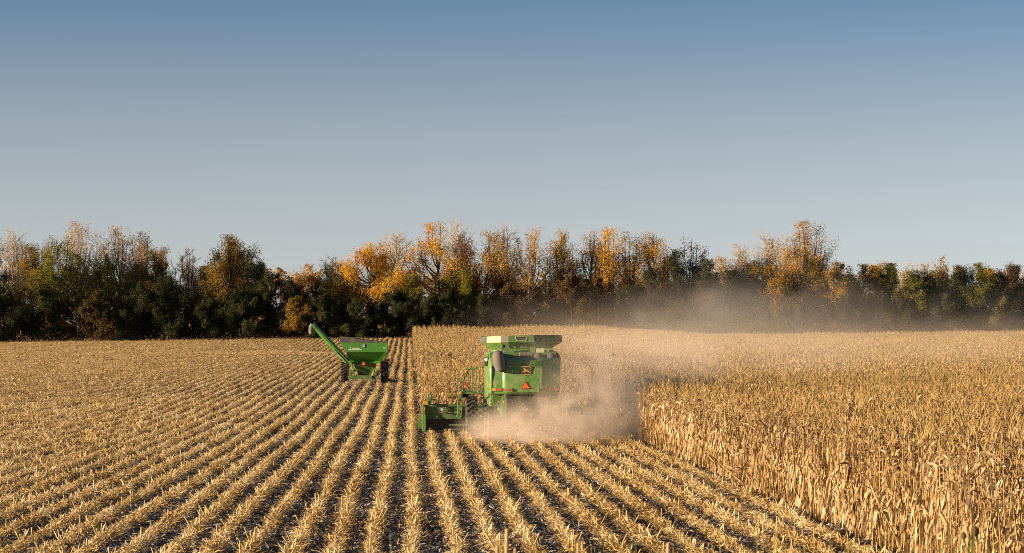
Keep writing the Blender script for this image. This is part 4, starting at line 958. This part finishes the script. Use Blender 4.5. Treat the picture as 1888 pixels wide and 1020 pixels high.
TREES = [
 # px, top, width, distance, kind, label, extra
 (-8, 440, 60, 366, 'brown', "brown-leaved tree cut off by the left frame edge", dict(base=.4)),
 (33, 426, 58, 372, 'bare', "pale bare tree next to the brown tree at the far left edge", {}),
 (70, 448, 80, 364, 'mixed', "dark green brown-topped tree between the leftmost bare tree and the tall yellow-green one", {}),
 (118, 436, 104, 362, 'olive', "tall yellow-green tree with a long bare forked trunk on the left", dict(base=.50, trunks=1, nleaf=3000)),
 (150, 409, 100, 368, 'tan', "tallest tan sparse-leaved tree on the left, above the yellow-green tree", dict(nleaf=2400)),
 (206, 468, 105, 363, 'olive', "broad green tree with sunlit olive sprays, below the twin tan spires at left", dict(base=.22)),
 (225, 418, 68, 370, 'tan', "left of the twin tan spires rising over the broad green tree", {}),
 (266, 425, 70, 371, 'tan', "right of the twin tan spires rising over the broad green tree", {}),
 (304, 449, 72, 365, 'mixed', "round-headed brown and green tree just right of the twin tan spires", {}),
 (346, 459, 56, 375, 'bare', "thin bare tree left of the large orange and green tree", {}),
 (424, 433, 110, 363, 'mixed', "large orange-topped dark green tree standing alone above the left tree line", dict(base=.3, nleaf=6500)),
 (434, 437, 62, 369, 'amber', "orange crown rising behind the top of the large orange and green tree", dict(base=.5)),
 (474, 478, 50, 362, 'dark', "dark green tree against the right side of the large orange-topped tree", dict(base=.3)),
 (508, 500, 92, 361, 'dark', "rounded dark tree in the low dip between orange-topped and pale orange trees", {}),
 (570, 487, 64, 384, 'tan', "small pale orange tree behind the cart's auger tip", dict(nleaf=2800, leaf='amber', upright=.5)),
 (617, 474, 56, 378, 'bare', "small grey bare tree left of the big forked orange tree", dict(bk='grey')),
 (685, 447, 120, 366, 'vase', "big spreading orange tree with a dark forked trunk above the grain cart", {}),
 (735, 430, 62, 376, 'bare', "pale bare spire just right of the big forked orange tree", dict(nleaf=700)),
 (803, 408, 112, 368, 'gold', "tallest bright orange tree, above the corner of the standing corn", dict(nleaf=4200, upright=.6)),
 (842, 404, 46, 379, 'bare', "slender bare tip behind the tallest bright orange tree", {}),
 (862, 432, 80, 367, 'rust', "rusty thin-leaved tree on the right shoulder of the tallest orange tree", {}),
 (905, 423, 96, 366, 'amber', "brown-orange tree left of the bare poles above the combine", dict(nleaf=2800, upright=.6)),
 (929, 416, 50, 381, 'bare', "tall bare poles rising behind the combine", {}),
 (985, 418, 110, 367, 'tan', "wide open-branched tan tree directly above the combine", dict(nleaf=2600, leaf='amber', bk='pale')),
 (1036, 421, 76, 370, 'amber', "narrow orange-brown tree right of the wide open-branched tan tree", dict(upright=.6)),
 (1090, 423, 74, 372, 'amber', "left-hand tree of the bright yellow-orange group, pale in its lower half", dict(upright=.6, nleaf=2600)),
 (1121, 418, 56, 368, 'gold', "brightest yellow-orange column in the middle of the tree line", dict(upright=.65, nleaf=3400)),
 (1160, 425, 74, 370, 'gold', "orange tree between the brightest yellow column and the olive-gold tree", dict(upright=.6, nleaf=3000)),
 (1206, 424, 66, 368, 'gold', "olive-gold tree closing the right end of the bright orange group", dict(leaf='amber', upright=.6, nleaf=3600)),
 (1241, 456, 40, 366, 'dark', "narrow dark green tree right of the olive-gold tree", dict(base=.4, nleaf=2400)),
 (1273, 434, 52, 369, 'rust', "rust-brown twin-topped tree standing alone right of the orange group", dict(upright=.65)),
 (1310, 478, 46, 364, 'dark', "small round dark green tree right of the rust-brown tree", dict(base=.2)),
 (1329, 469, 46, 385, 'tan', "small pale tan tree peeping out behind the round dark green one", {}),
 (1372, 450, 36, 378, 'bare', "smaller bare tree left of the pale fan-shaped bare tree", {}),
 (1417, 430, 66, 376, 'bare', "pale fan-shaped bare tree left of the tall golden tree", dict(twigs=20)),
 (1453, 430, 24, 372, 'tan', "thin sparse-leaved spindle between fan-shaped bare tree and tall golden tree", dict(nleaf=600)),
 (1492, 406, 80, 366, 'gold', "tall golden tree standing highest on the right", dict(nleaf=3200, upright=.65, base=.58, leaf='amber')),
 (1632, 477, 30, 390, 'tan', "tiny pale orange treetop behind the green trees toward the right end", dict(leaf='amber', nleaf=1200)),
 (1684, 484, 46, 388, 'bare', "low pale twiggy tree behind the olive bush at right", {}),
 (1716, 486, 40, 388, 'bare', "low bare tree beside the pale rust spire at right", {}),
 (1745, 469, 32, 384, 'rust', "pale rust spire near the right end of the tree line", dict(leaf='tan', nleaf=1300)),
 (1880, 478, 40, 366, 'brown', "brown tree at the right frame edge", dict(base=.2)),
 (128, 528, 60, 374, 'scrub', "thin scrub tree seen between the forked trunks at left", {}),
 (1016, 520, 60, 376, 'scrub', "thin scrub tree behind the trunk of the wide open-branched tan tree", {}),
 # lower trees in front
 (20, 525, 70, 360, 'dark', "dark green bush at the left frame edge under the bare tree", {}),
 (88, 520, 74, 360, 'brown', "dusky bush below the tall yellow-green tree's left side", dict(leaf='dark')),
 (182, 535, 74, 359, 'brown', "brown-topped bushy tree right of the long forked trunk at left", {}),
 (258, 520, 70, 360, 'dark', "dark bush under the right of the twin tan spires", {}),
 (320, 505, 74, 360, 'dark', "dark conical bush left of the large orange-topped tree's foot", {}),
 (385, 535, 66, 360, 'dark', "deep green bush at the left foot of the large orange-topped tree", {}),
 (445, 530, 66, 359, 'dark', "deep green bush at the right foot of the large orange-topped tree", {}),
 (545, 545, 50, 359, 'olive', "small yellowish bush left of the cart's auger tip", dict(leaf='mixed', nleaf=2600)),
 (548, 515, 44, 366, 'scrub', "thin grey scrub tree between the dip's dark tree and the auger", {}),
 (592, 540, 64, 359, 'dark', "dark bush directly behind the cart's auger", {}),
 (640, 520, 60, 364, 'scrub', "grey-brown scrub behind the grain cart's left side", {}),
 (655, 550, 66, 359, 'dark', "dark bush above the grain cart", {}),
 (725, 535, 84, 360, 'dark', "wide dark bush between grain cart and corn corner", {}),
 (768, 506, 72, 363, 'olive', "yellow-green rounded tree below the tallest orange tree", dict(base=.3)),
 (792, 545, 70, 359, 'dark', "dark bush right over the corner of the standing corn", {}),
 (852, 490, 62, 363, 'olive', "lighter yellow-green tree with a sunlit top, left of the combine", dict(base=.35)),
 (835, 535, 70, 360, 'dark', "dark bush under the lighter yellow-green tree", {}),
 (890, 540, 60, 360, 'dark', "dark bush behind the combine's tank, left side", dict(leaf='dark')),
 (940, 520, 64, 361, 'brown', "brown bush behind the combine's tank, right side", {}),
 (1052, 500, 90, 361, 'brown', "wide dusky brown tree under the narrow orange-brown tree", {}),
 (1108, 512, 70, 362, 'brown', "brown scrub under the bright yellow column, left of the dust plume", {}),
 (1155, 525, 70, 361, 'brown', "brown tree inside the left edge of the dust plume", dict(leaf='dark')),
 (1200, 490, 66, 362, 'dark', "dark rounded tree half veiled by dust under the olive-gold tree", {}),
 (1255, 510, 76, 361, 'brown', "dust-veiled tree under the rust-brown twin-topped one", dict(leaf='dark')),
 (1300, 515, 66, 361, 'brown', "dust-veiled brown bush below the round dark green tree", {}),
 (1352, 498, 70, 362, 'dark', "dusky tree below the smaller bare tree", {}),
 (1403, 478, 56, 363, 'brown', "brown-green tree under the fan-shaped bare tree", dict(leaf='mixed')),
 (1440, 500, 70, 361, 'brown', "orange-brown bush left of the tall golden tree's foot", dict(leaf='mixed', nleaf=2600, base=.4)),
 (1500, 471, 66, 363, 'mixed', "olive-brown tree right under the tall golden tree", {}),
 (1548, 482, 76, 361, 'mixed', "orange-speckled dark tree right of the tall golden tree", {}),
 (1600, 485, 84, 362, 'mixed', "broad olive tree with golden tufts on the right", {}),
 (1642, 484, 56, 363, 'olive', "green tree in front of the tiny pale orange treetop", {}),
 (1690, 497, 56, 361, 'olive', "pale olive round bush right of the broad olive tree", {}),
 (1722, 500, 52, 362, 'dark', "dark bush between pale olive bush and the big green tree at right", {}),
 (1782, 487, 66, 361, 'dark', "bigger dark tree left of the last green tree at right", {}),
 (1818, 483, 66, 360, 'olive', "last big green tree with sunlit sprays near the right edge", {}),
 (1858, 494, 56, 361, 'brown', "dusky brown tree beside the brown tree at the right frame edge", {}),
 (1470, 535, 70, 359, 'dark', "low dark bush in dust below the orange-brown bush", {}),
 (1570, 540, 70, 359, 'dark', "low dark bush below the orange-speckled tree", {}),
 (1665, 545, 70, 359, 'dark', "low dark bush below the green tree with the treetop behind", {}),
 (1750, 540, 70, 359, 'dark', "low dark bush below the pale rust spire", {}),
]
for i, (px, top, wd, D, kd, lab, ex) in enumerate(TREES):
    nm, kw = KIND[kd]; kw = dict(kw); kw.update(ex)
    tree(nm, lab, 'tree', SG if top > 485 and D < 365 else TG, px, top, wd, D, seed=1000 + i, **kw)
# the line goes on beyond the left of the frame: these trees throw the long shadows over its foot
for i in range(13):
    px = -55 - i * 62
    kd = ['dark', 'mixed', 'amber', 'olive'][i % 4]; nm, kw = KIND[kd]
    tree(nm, "tree continuing the tree line beyond the left frame edge", 'tree', "trees beyond the left frame edge", px, 512 + (i * 37) % 40, 100, 360 + (i * 7) % 12, seed=1300 + i, **dict(kw, base=.15))

# paler trees in the open behind, seen through the gaps
for i in range(44):
    px = -30 + i * 45 + (i * 37) % 23
    tree('scrub_tree', "pale tan scrub tree in the open behind, glimpsed through gaps in the tree line", 'tree', "pale trees behind the tree line", px, 512 - (i * 29) % 30, 112, 394 + (i * 13) % 22,
         seed=1500 + i, leaf=('tan', 'amber', 'tan', 'tan', 'olive')[i % 5], bk='grey', nleaf=2500, limbs=20, base=.05, size=.19)
# dusky trees standing second in the line, filling the shade between the front ones
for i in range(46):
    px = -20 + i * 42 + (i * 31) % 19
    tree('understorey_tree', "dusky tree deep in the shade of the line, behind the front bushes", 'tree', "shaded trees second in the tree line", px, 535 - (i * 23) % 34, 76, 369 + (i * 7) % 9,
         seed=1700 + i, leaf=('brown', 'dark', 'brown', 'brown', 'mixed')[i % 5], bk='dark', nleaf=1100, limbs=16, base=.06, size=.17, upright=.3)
# ---- undergrowth at the foot of the trees
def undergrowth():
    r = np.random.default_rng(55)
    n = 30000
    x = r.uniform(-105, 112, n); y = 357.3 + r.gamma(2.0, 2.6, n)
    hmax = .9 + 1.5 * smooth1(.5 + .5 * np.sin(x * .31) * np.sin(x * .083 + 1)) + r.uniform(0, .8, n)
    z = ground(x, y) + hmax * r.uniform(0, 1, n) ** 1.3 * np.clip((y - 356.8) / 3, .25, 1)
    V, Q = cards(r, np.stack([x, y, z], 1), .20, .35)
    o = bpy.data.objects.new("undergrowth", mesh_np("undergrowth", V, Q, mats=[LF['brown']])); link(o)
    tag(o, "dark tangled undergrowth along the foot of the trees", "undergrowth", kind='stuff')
    n = 9000
    x = r.uniform(-110, 118, n); y = 356.6 + r.uniform(0, 1.8, n); V = []; h = r.uniform(.1, .42, n)
    z = ground(x, y); dx = r.normal(0, .15, n); w_ = .035
    V = np.stack([np.stack([x - w_, y, z], 1), np.stack([x + w_, y, z], 1), np.stack([x + dx + w_ * .3, y, z + h], 1), np.stack([x + dx - w_ * .3, y, z + h], 1)], 1).reshape(-1, 3)
    o = bpy.data.objects.new("field_edge_grass", mesh_np("field_edge_grass", V, np.arange(4 * n).reshape(-1, 4), mats=[LF['tan']])); link(o)
    tag(o, "dry tan grass fringe between field and trees", "grass", kind='stuff')
    # dry brush in the open beyond the trees, glimpsed between the trunks
    n = 26000
    x = r.uniform(-110, 125, n); y = r.uniform(384, 430, n); z = ground(x, y) + r.uniform(0, 1, n) ** 1.5 * (2.2 + 3.4 * (np.sin(x * .4) * np.sin(y * .3) > 0))
    V, Q = cards(r, np.stack([x, y, z], 1), .32, .4)
    o = bpy.data.objects.new("brush", mesh_np("brush", V, Q, mats=[LF['tan']])); link(o)
    tag(o, "sunlit tan brush in the open behind the tree line", "brush", kind='stuff')
undergrowth()

# ------------------------------------------------------------------ the near bank: dry grass tips and single stalks
def bank():
    r = np.random.default_rng(77)
    blades = []
    rr = random.Random(5)
    V, Q = [], []
    for i in range(900):
        y = rr.uniform(6.5, 12.5); x = rr.uniform(-.2 * y - .3, .30 * y + .4)
        lim = CAM_H - .1036 * y      # the picture's lower edge passes here
        dens = .35 + .65 * smooth1((x / y + .02) / .25)
        if rr.random() > dens: continue
        topz = lim + rr.gauss(-.06, .07) 
        h = min(topz, lim + .07) - gz(x, y)
        if h < .2: continue
        a = rr.uniform(0, 6.28)
        strip(V, Q, (x, y, gz(x, y)), (math.cos(a) * .12, math.sin(a) * .12, 1), h * 1.02, rr.uniform(.012, .022), .03, 4, rr, .8, .2)
    m = leafy("bank_grass", [(0, (.22, .17, .03)), (.5, (.42, .33, .07)), (1, (.55, .42, .15))], .3, 1.5, spread=.8)
    o = bpy.data.objects.new("bank_grass", mesh_np("bank_grass", V, Q, mats=[m])); link(o)
    tag(o, "yellowing grass tips on the near bank along the bottom edge", "grass", kind='stuff')
    stem_m = leafy("dry_stem", [(0, (.40, .27, .12)), (1, (.62, .46, .25))], .05, 2.0, spread=.5)
    green_m = leafy("green_weed", [(0, (.08, .11, .02)), (1, (.22, .25, .05))], .3, 2.0, spread=.8)
    for px, py, wd, lab in ((935, 975, .020, "tallest blurred dry stalk at the bottom edge, below the combine"), (917, 1006, .017, "short stub stalk just left of the tallest blurred stalk"),
                            (950, 1010, .015, "short stub stalk just right of the tallest blurred stalk"), (1233, 1002, .017, "single pale dry stalk at the bottom edge in front of the right-hand stubble"),
                            (1066, 1003, .012, "leaning thin dry stalk at the bottom between the tallest stalk and the pale single stalk")):
        D = 8.0; x = at(px, D); g0 = gz(x, D); top = CAM_H - (py - VY) * D / F
        t = thing("dry_stalk", lab, "stalk", (x, D, g0), 0, "dry stalks on the near bank")
        V, Q = [], []; h = top - g0; stalk_tube(V, Q, [(-.05, 0, 0), (-.01, 0, h * .6), (0, 0, h)], [wd * .5, wd * .45, wd * .36], 6)
        link(bpy.data.objects.new("stem", mesh_np("stem", V, Q, mats=[stem_m], smooth=True)), t)
        V, Q = [], []
        for k in range(3): strip(V, Q, (-.02, 0, h * (.3 + .2 * k)), (rr.choice((-1, 1)), rr.uniform(-.4, .4), 1.0), .2, .02, .5, 3, rr, .5)
        link(bpy.data.objects.new("leaves", mesh_np("leaves", V, Q, mats=[stem_m])), t)
    D = 8.5; px, py = 1800, 985; x = at(px, D); g0 = gz(x, D); top = CAM_H - (py - VY) * D / F; h = top - g0
    t = thing("weed", "blurred green weed with drooping brown buds at the bottom right corner", "weed", (x, D, g0))
    V, Q = [], []; stalk_tube(V, Q, [(0, 0, 0), (.01, 0, h * .6), (0, 0, h)], [.008, .007, .005], 6)
    stalk_tube(V, Q, [(0, 0, h - .10), (-.025, 0, h - .05), (-.03, 0, h - .02)], [.005, .004, .003], 5)
    link(bpy.data.objects.new("stem", mesh_np("stem", V, Q, mats=[green_m], smooth=True)), t)
    V, Q = [], []
    for k in range(7): strip(V, Q, (0, 0, h * (.25 + .1 * k)), (math.cos(k * 2.4), math.sin(k * 2.4), .8), .16, .04, .6, 3, rr, .4)
    link(bpy.data.objects.new("leaves", mesh_np("leaves", V, Q, mats=[green_m])), t)
    bm_ = MB()
    for cx_, cz_, s in ((.012, h + .005, .020), (-.032, h - .012, .014)):
        bm_.tube([(cx_, 0, cz_ - s), (cx_, 0, cz_ - s * .5), (cx_, 0, cz_ + s * .4), (cx_, 0, cz_ + s)], [s * .35, s * .9, s * .8, s * .25], 8)
    bm_.build("buds", LF['brown'], t, smooth=60)
bank()

# ------------------------------------------------------------------ a bird over the corn
def bird():
    D = 112.0; x = at(1132, D); z = CAM_H - (655 - VY) * D / F
    b = MB()
    b.tube([(-.15, 0, -.02), (-.10, 0, 0), (0, 0, .005), (.08, 0, .01), (.13, 0, .025), (.16, 0, .02)], [.012, .035, .045, .03, .026, .004], 8)
    for s in (-1, 1):
        b.add([(.05, s * .03, .01), (-.05, s * .03, .01), (-.02, s * .17, .07), (.06, s * .15, .075), (.02, s * .33, .05)], [(0, 1, 2, 3), (3, 2, 4)])
    b.add([(-.13, -.02, -.01), (-.13, .02, -.01), (-.24, .035, -.02), (-.24, -.035, -.02)], [(0, 1, 2, 3)])
    o = b.build("bird", M['black']); o.location = (x, D, z); o.rotation_euler = (R(12), R(-8), R(12))
    tag(o, "small dark bird flying low over the corn right of the combine", "bird")
bird()

# ------------------------------------------------------------------ chaff in the air
def chaff():
    r = np.random.default_rng(99); n = 3200
    x = np.concatenate([r.normal(6.0, 2.0, n), r.uniform(12, 60, 160)]); y = np.concatenate([r.uniform(82, 93, n), r.uniform(120, 300, 160)])
    z = np.concatenate([-.2 + r.gamma(1.7, .7, n), r.uniform(3.2, 6.5, 160)])
    k = (x > 2.4) & (x < 62)
    P = np.stack([x, y, z], 1)[k]
    V, Q = cards(r, P, .024, .35); 
    big = r.random(len(P)) < .05; Vr = V.reshape(-1, 4, 3); Vr[big] = P[big][:, None] + (Vr[big] - P[big][:, None]) * np.array([2.6])
    o = bpy.data.objects.new("chaff", mesh_np("chaff", V, Q, mats=[M['husk']])); link(o)
    tag(o, "flecks of corn chaff flying in the dust behind the combine", "chaff", kind='stuff')
chaff()

# ------------------------------------------------------------------ dust
def dust(name, label, lo, hi, dens, col, blobs, nscale, thr=(.38, .75), squash=(1, 1, 1), seed=0.0, aniso=-.15):
    """a closed box of smoke-like volume; density = noise inside a few soft lumps (world metres)"""
    b = MB(); b.box(lo[0], hi[0], lo[1], hi[1], lo[2], hi[2])
    m = bpy.data.materials.new(name); m.use_nodes = True; nt = m.node_tree; nt.nodes.clear()
    o = N(nt, "ShaderNodeOutputMaterial"); pv = N(nt, "ShaderNodeVolumePrincipled"); nt.links.new(pv.outputs[0], o.inputs["Volume"])
    pv.inputs["Color"].default_value = (*col, 1); pv.inputs["Anisotropy"].default_value = aniso; pv.inputs["Density Attribute"].default_value = ""
    tc = N(nt, "ShaderNodeTexCoord")
    mp = N(nt, "ShaderNodeMapping"); mp.inputs["Scale"].default_value = squash; mp.inputs["Location"].default_value = (seed, seed * 1.7, seed * .3)
    nt.links.new(tc.outputs["Object"], mp.inputs["Vector"])
    ns = N(nt, "ShaderNodeTexNoise"); ns.inputs["Scale"].default_value = nscale; ns.inputs["Detail"].default_value = 4; ns.inputs["Roughness"].default_value = .55; ns.inputs["Distortion"].default_value = 1.2
    nt.links.new(mp.outputs[0], ns.inputs["Vector"])
    mr = N(nt, "ShaderNodeMapRange"); mr.interpolation_type = 'SMOOTHSTEP'; nt.links.new(ns.outputs[0], mr.inputs[0]); mr.inputs[1].default_value = thr[0]; mr.inputs[2].default_value = thr[1]
    acc = None
    for (cx, cy, cz, rx, ry, rz, a) in blobs:
        sb = N(nt, "ShaderNodeVectorMath", operation='SUBTRACT'); nt.links.new(tc.outputs["Object"], sb.inputs[0]); sb.inputs[1].default_value = (cx, cy, cz)
        dv = N(nt, "ShaderNodeVectorMath", operation='DIVIDE'); nt.links.new(sb.outputs[0], dv.inputs[0]); dv.inputs[1].default_value = (rx, ry, rz)
        ln = N(nt, "ShaderNodeVectorMath", operation='LENGTH'); nt.links.new(dv.outputs[0], ln.inputs[0])
        fl = N(nt, "ShaderNodeMapRange"); fl.interpolation_type = 'SMOOTHSTEP'; nt.links.new(ln.outputs["Value"], fl.inputs[0])
        fl.inputs[1].default_value = 1.0; fl.inputs[2].default_value = .15; fl.inputs[3].default_value = 0; fl.inputs[4].default_value = a
        if acc is None: acc = fl.outputs[0]
        else:
            ad = N(nt, "ShaderNodeMath", operation='ADD'); nt.links.new(acc, ad.inputs[0]); nt.links.new(fl.outputs[0], ad.inputs[1]); acc = ad.outputs[0]
    ml = N(nt, "ShaderNodeMath", operation='MULTIPLY'); nt.links.new(acc, ml.inputs[0]); nt.links.new(mr.outputs[0], ml.inputs[1])
    m2 = N(nt, "ShaderNodeMath", operation='MULTIPLY'); nt.links.new(ml.outputs[0], m2.inputs[0]); m2.inputs[1].default_value = dens
    nt.links.new(m2.outputs[0], pv.inputs["Density"])
    ob = b.build(name, m); tag(ob, label, "dust", kind='stuff')
    return ob
DUST = (.95, .84, .72)
DUST = (.98, .84, .69)
dust("dust_cloud", "tan dust billowing low behind the combine", (1.5, 79, -.5), (16.5, 98, 5.4), .50, DUST,
     [(3.1, 88.0, .1, 1.7, 3.0, 1.1, .9), (5.2, 86.2, .2, 3.4, 4.6, 1.75, 1.1), (7.2, 88.5, 1.2, 3.0, 4.2, 2.2, .8), (8.6, 89.5, .6, 2.8, 4, 2.0, .6), (6.8, 90, 2.6, 4.0, 4.5, 2.4, .35), (10.6, 92.5, 2.2, 4.2, 5.2, 2.6, .32)], .8, (.32, .66))
dust("dust_drift", "thin veil of dust drifting right over the standing corn", (3, 95, 1.2), (75, 230, 9), .017, DUST,
     [(14, 112, 2.6, 14, 20, 3.0, 1.0), (34, 150, 2.6, 30, 45, 3.0, .55), (25, 190, 4.0, 26, 40, 4.5, .4)], .12, (.25, .7), squash=(1, .6, 2.0))
dust("dust_plume", "grey-brown dust plume hanging in front of the right-hand trees", (8, 240, 1.0), (125, 352, 17), .0125, (.46, .45, .45),
     [(36, 300, 5, 13, 40, 7.0, 1.1), (52, 310, 6, 24, 40, 8, .8), (72, 310, 4, 34, 40, 8.0, .55), (15, 300, 6.0, 8, 30, 4, .1), (100, 315, 3, 25, 35, 6.0, .22)], .125, (.40, .69), squash=(1, .35, .8), seed=3.0)
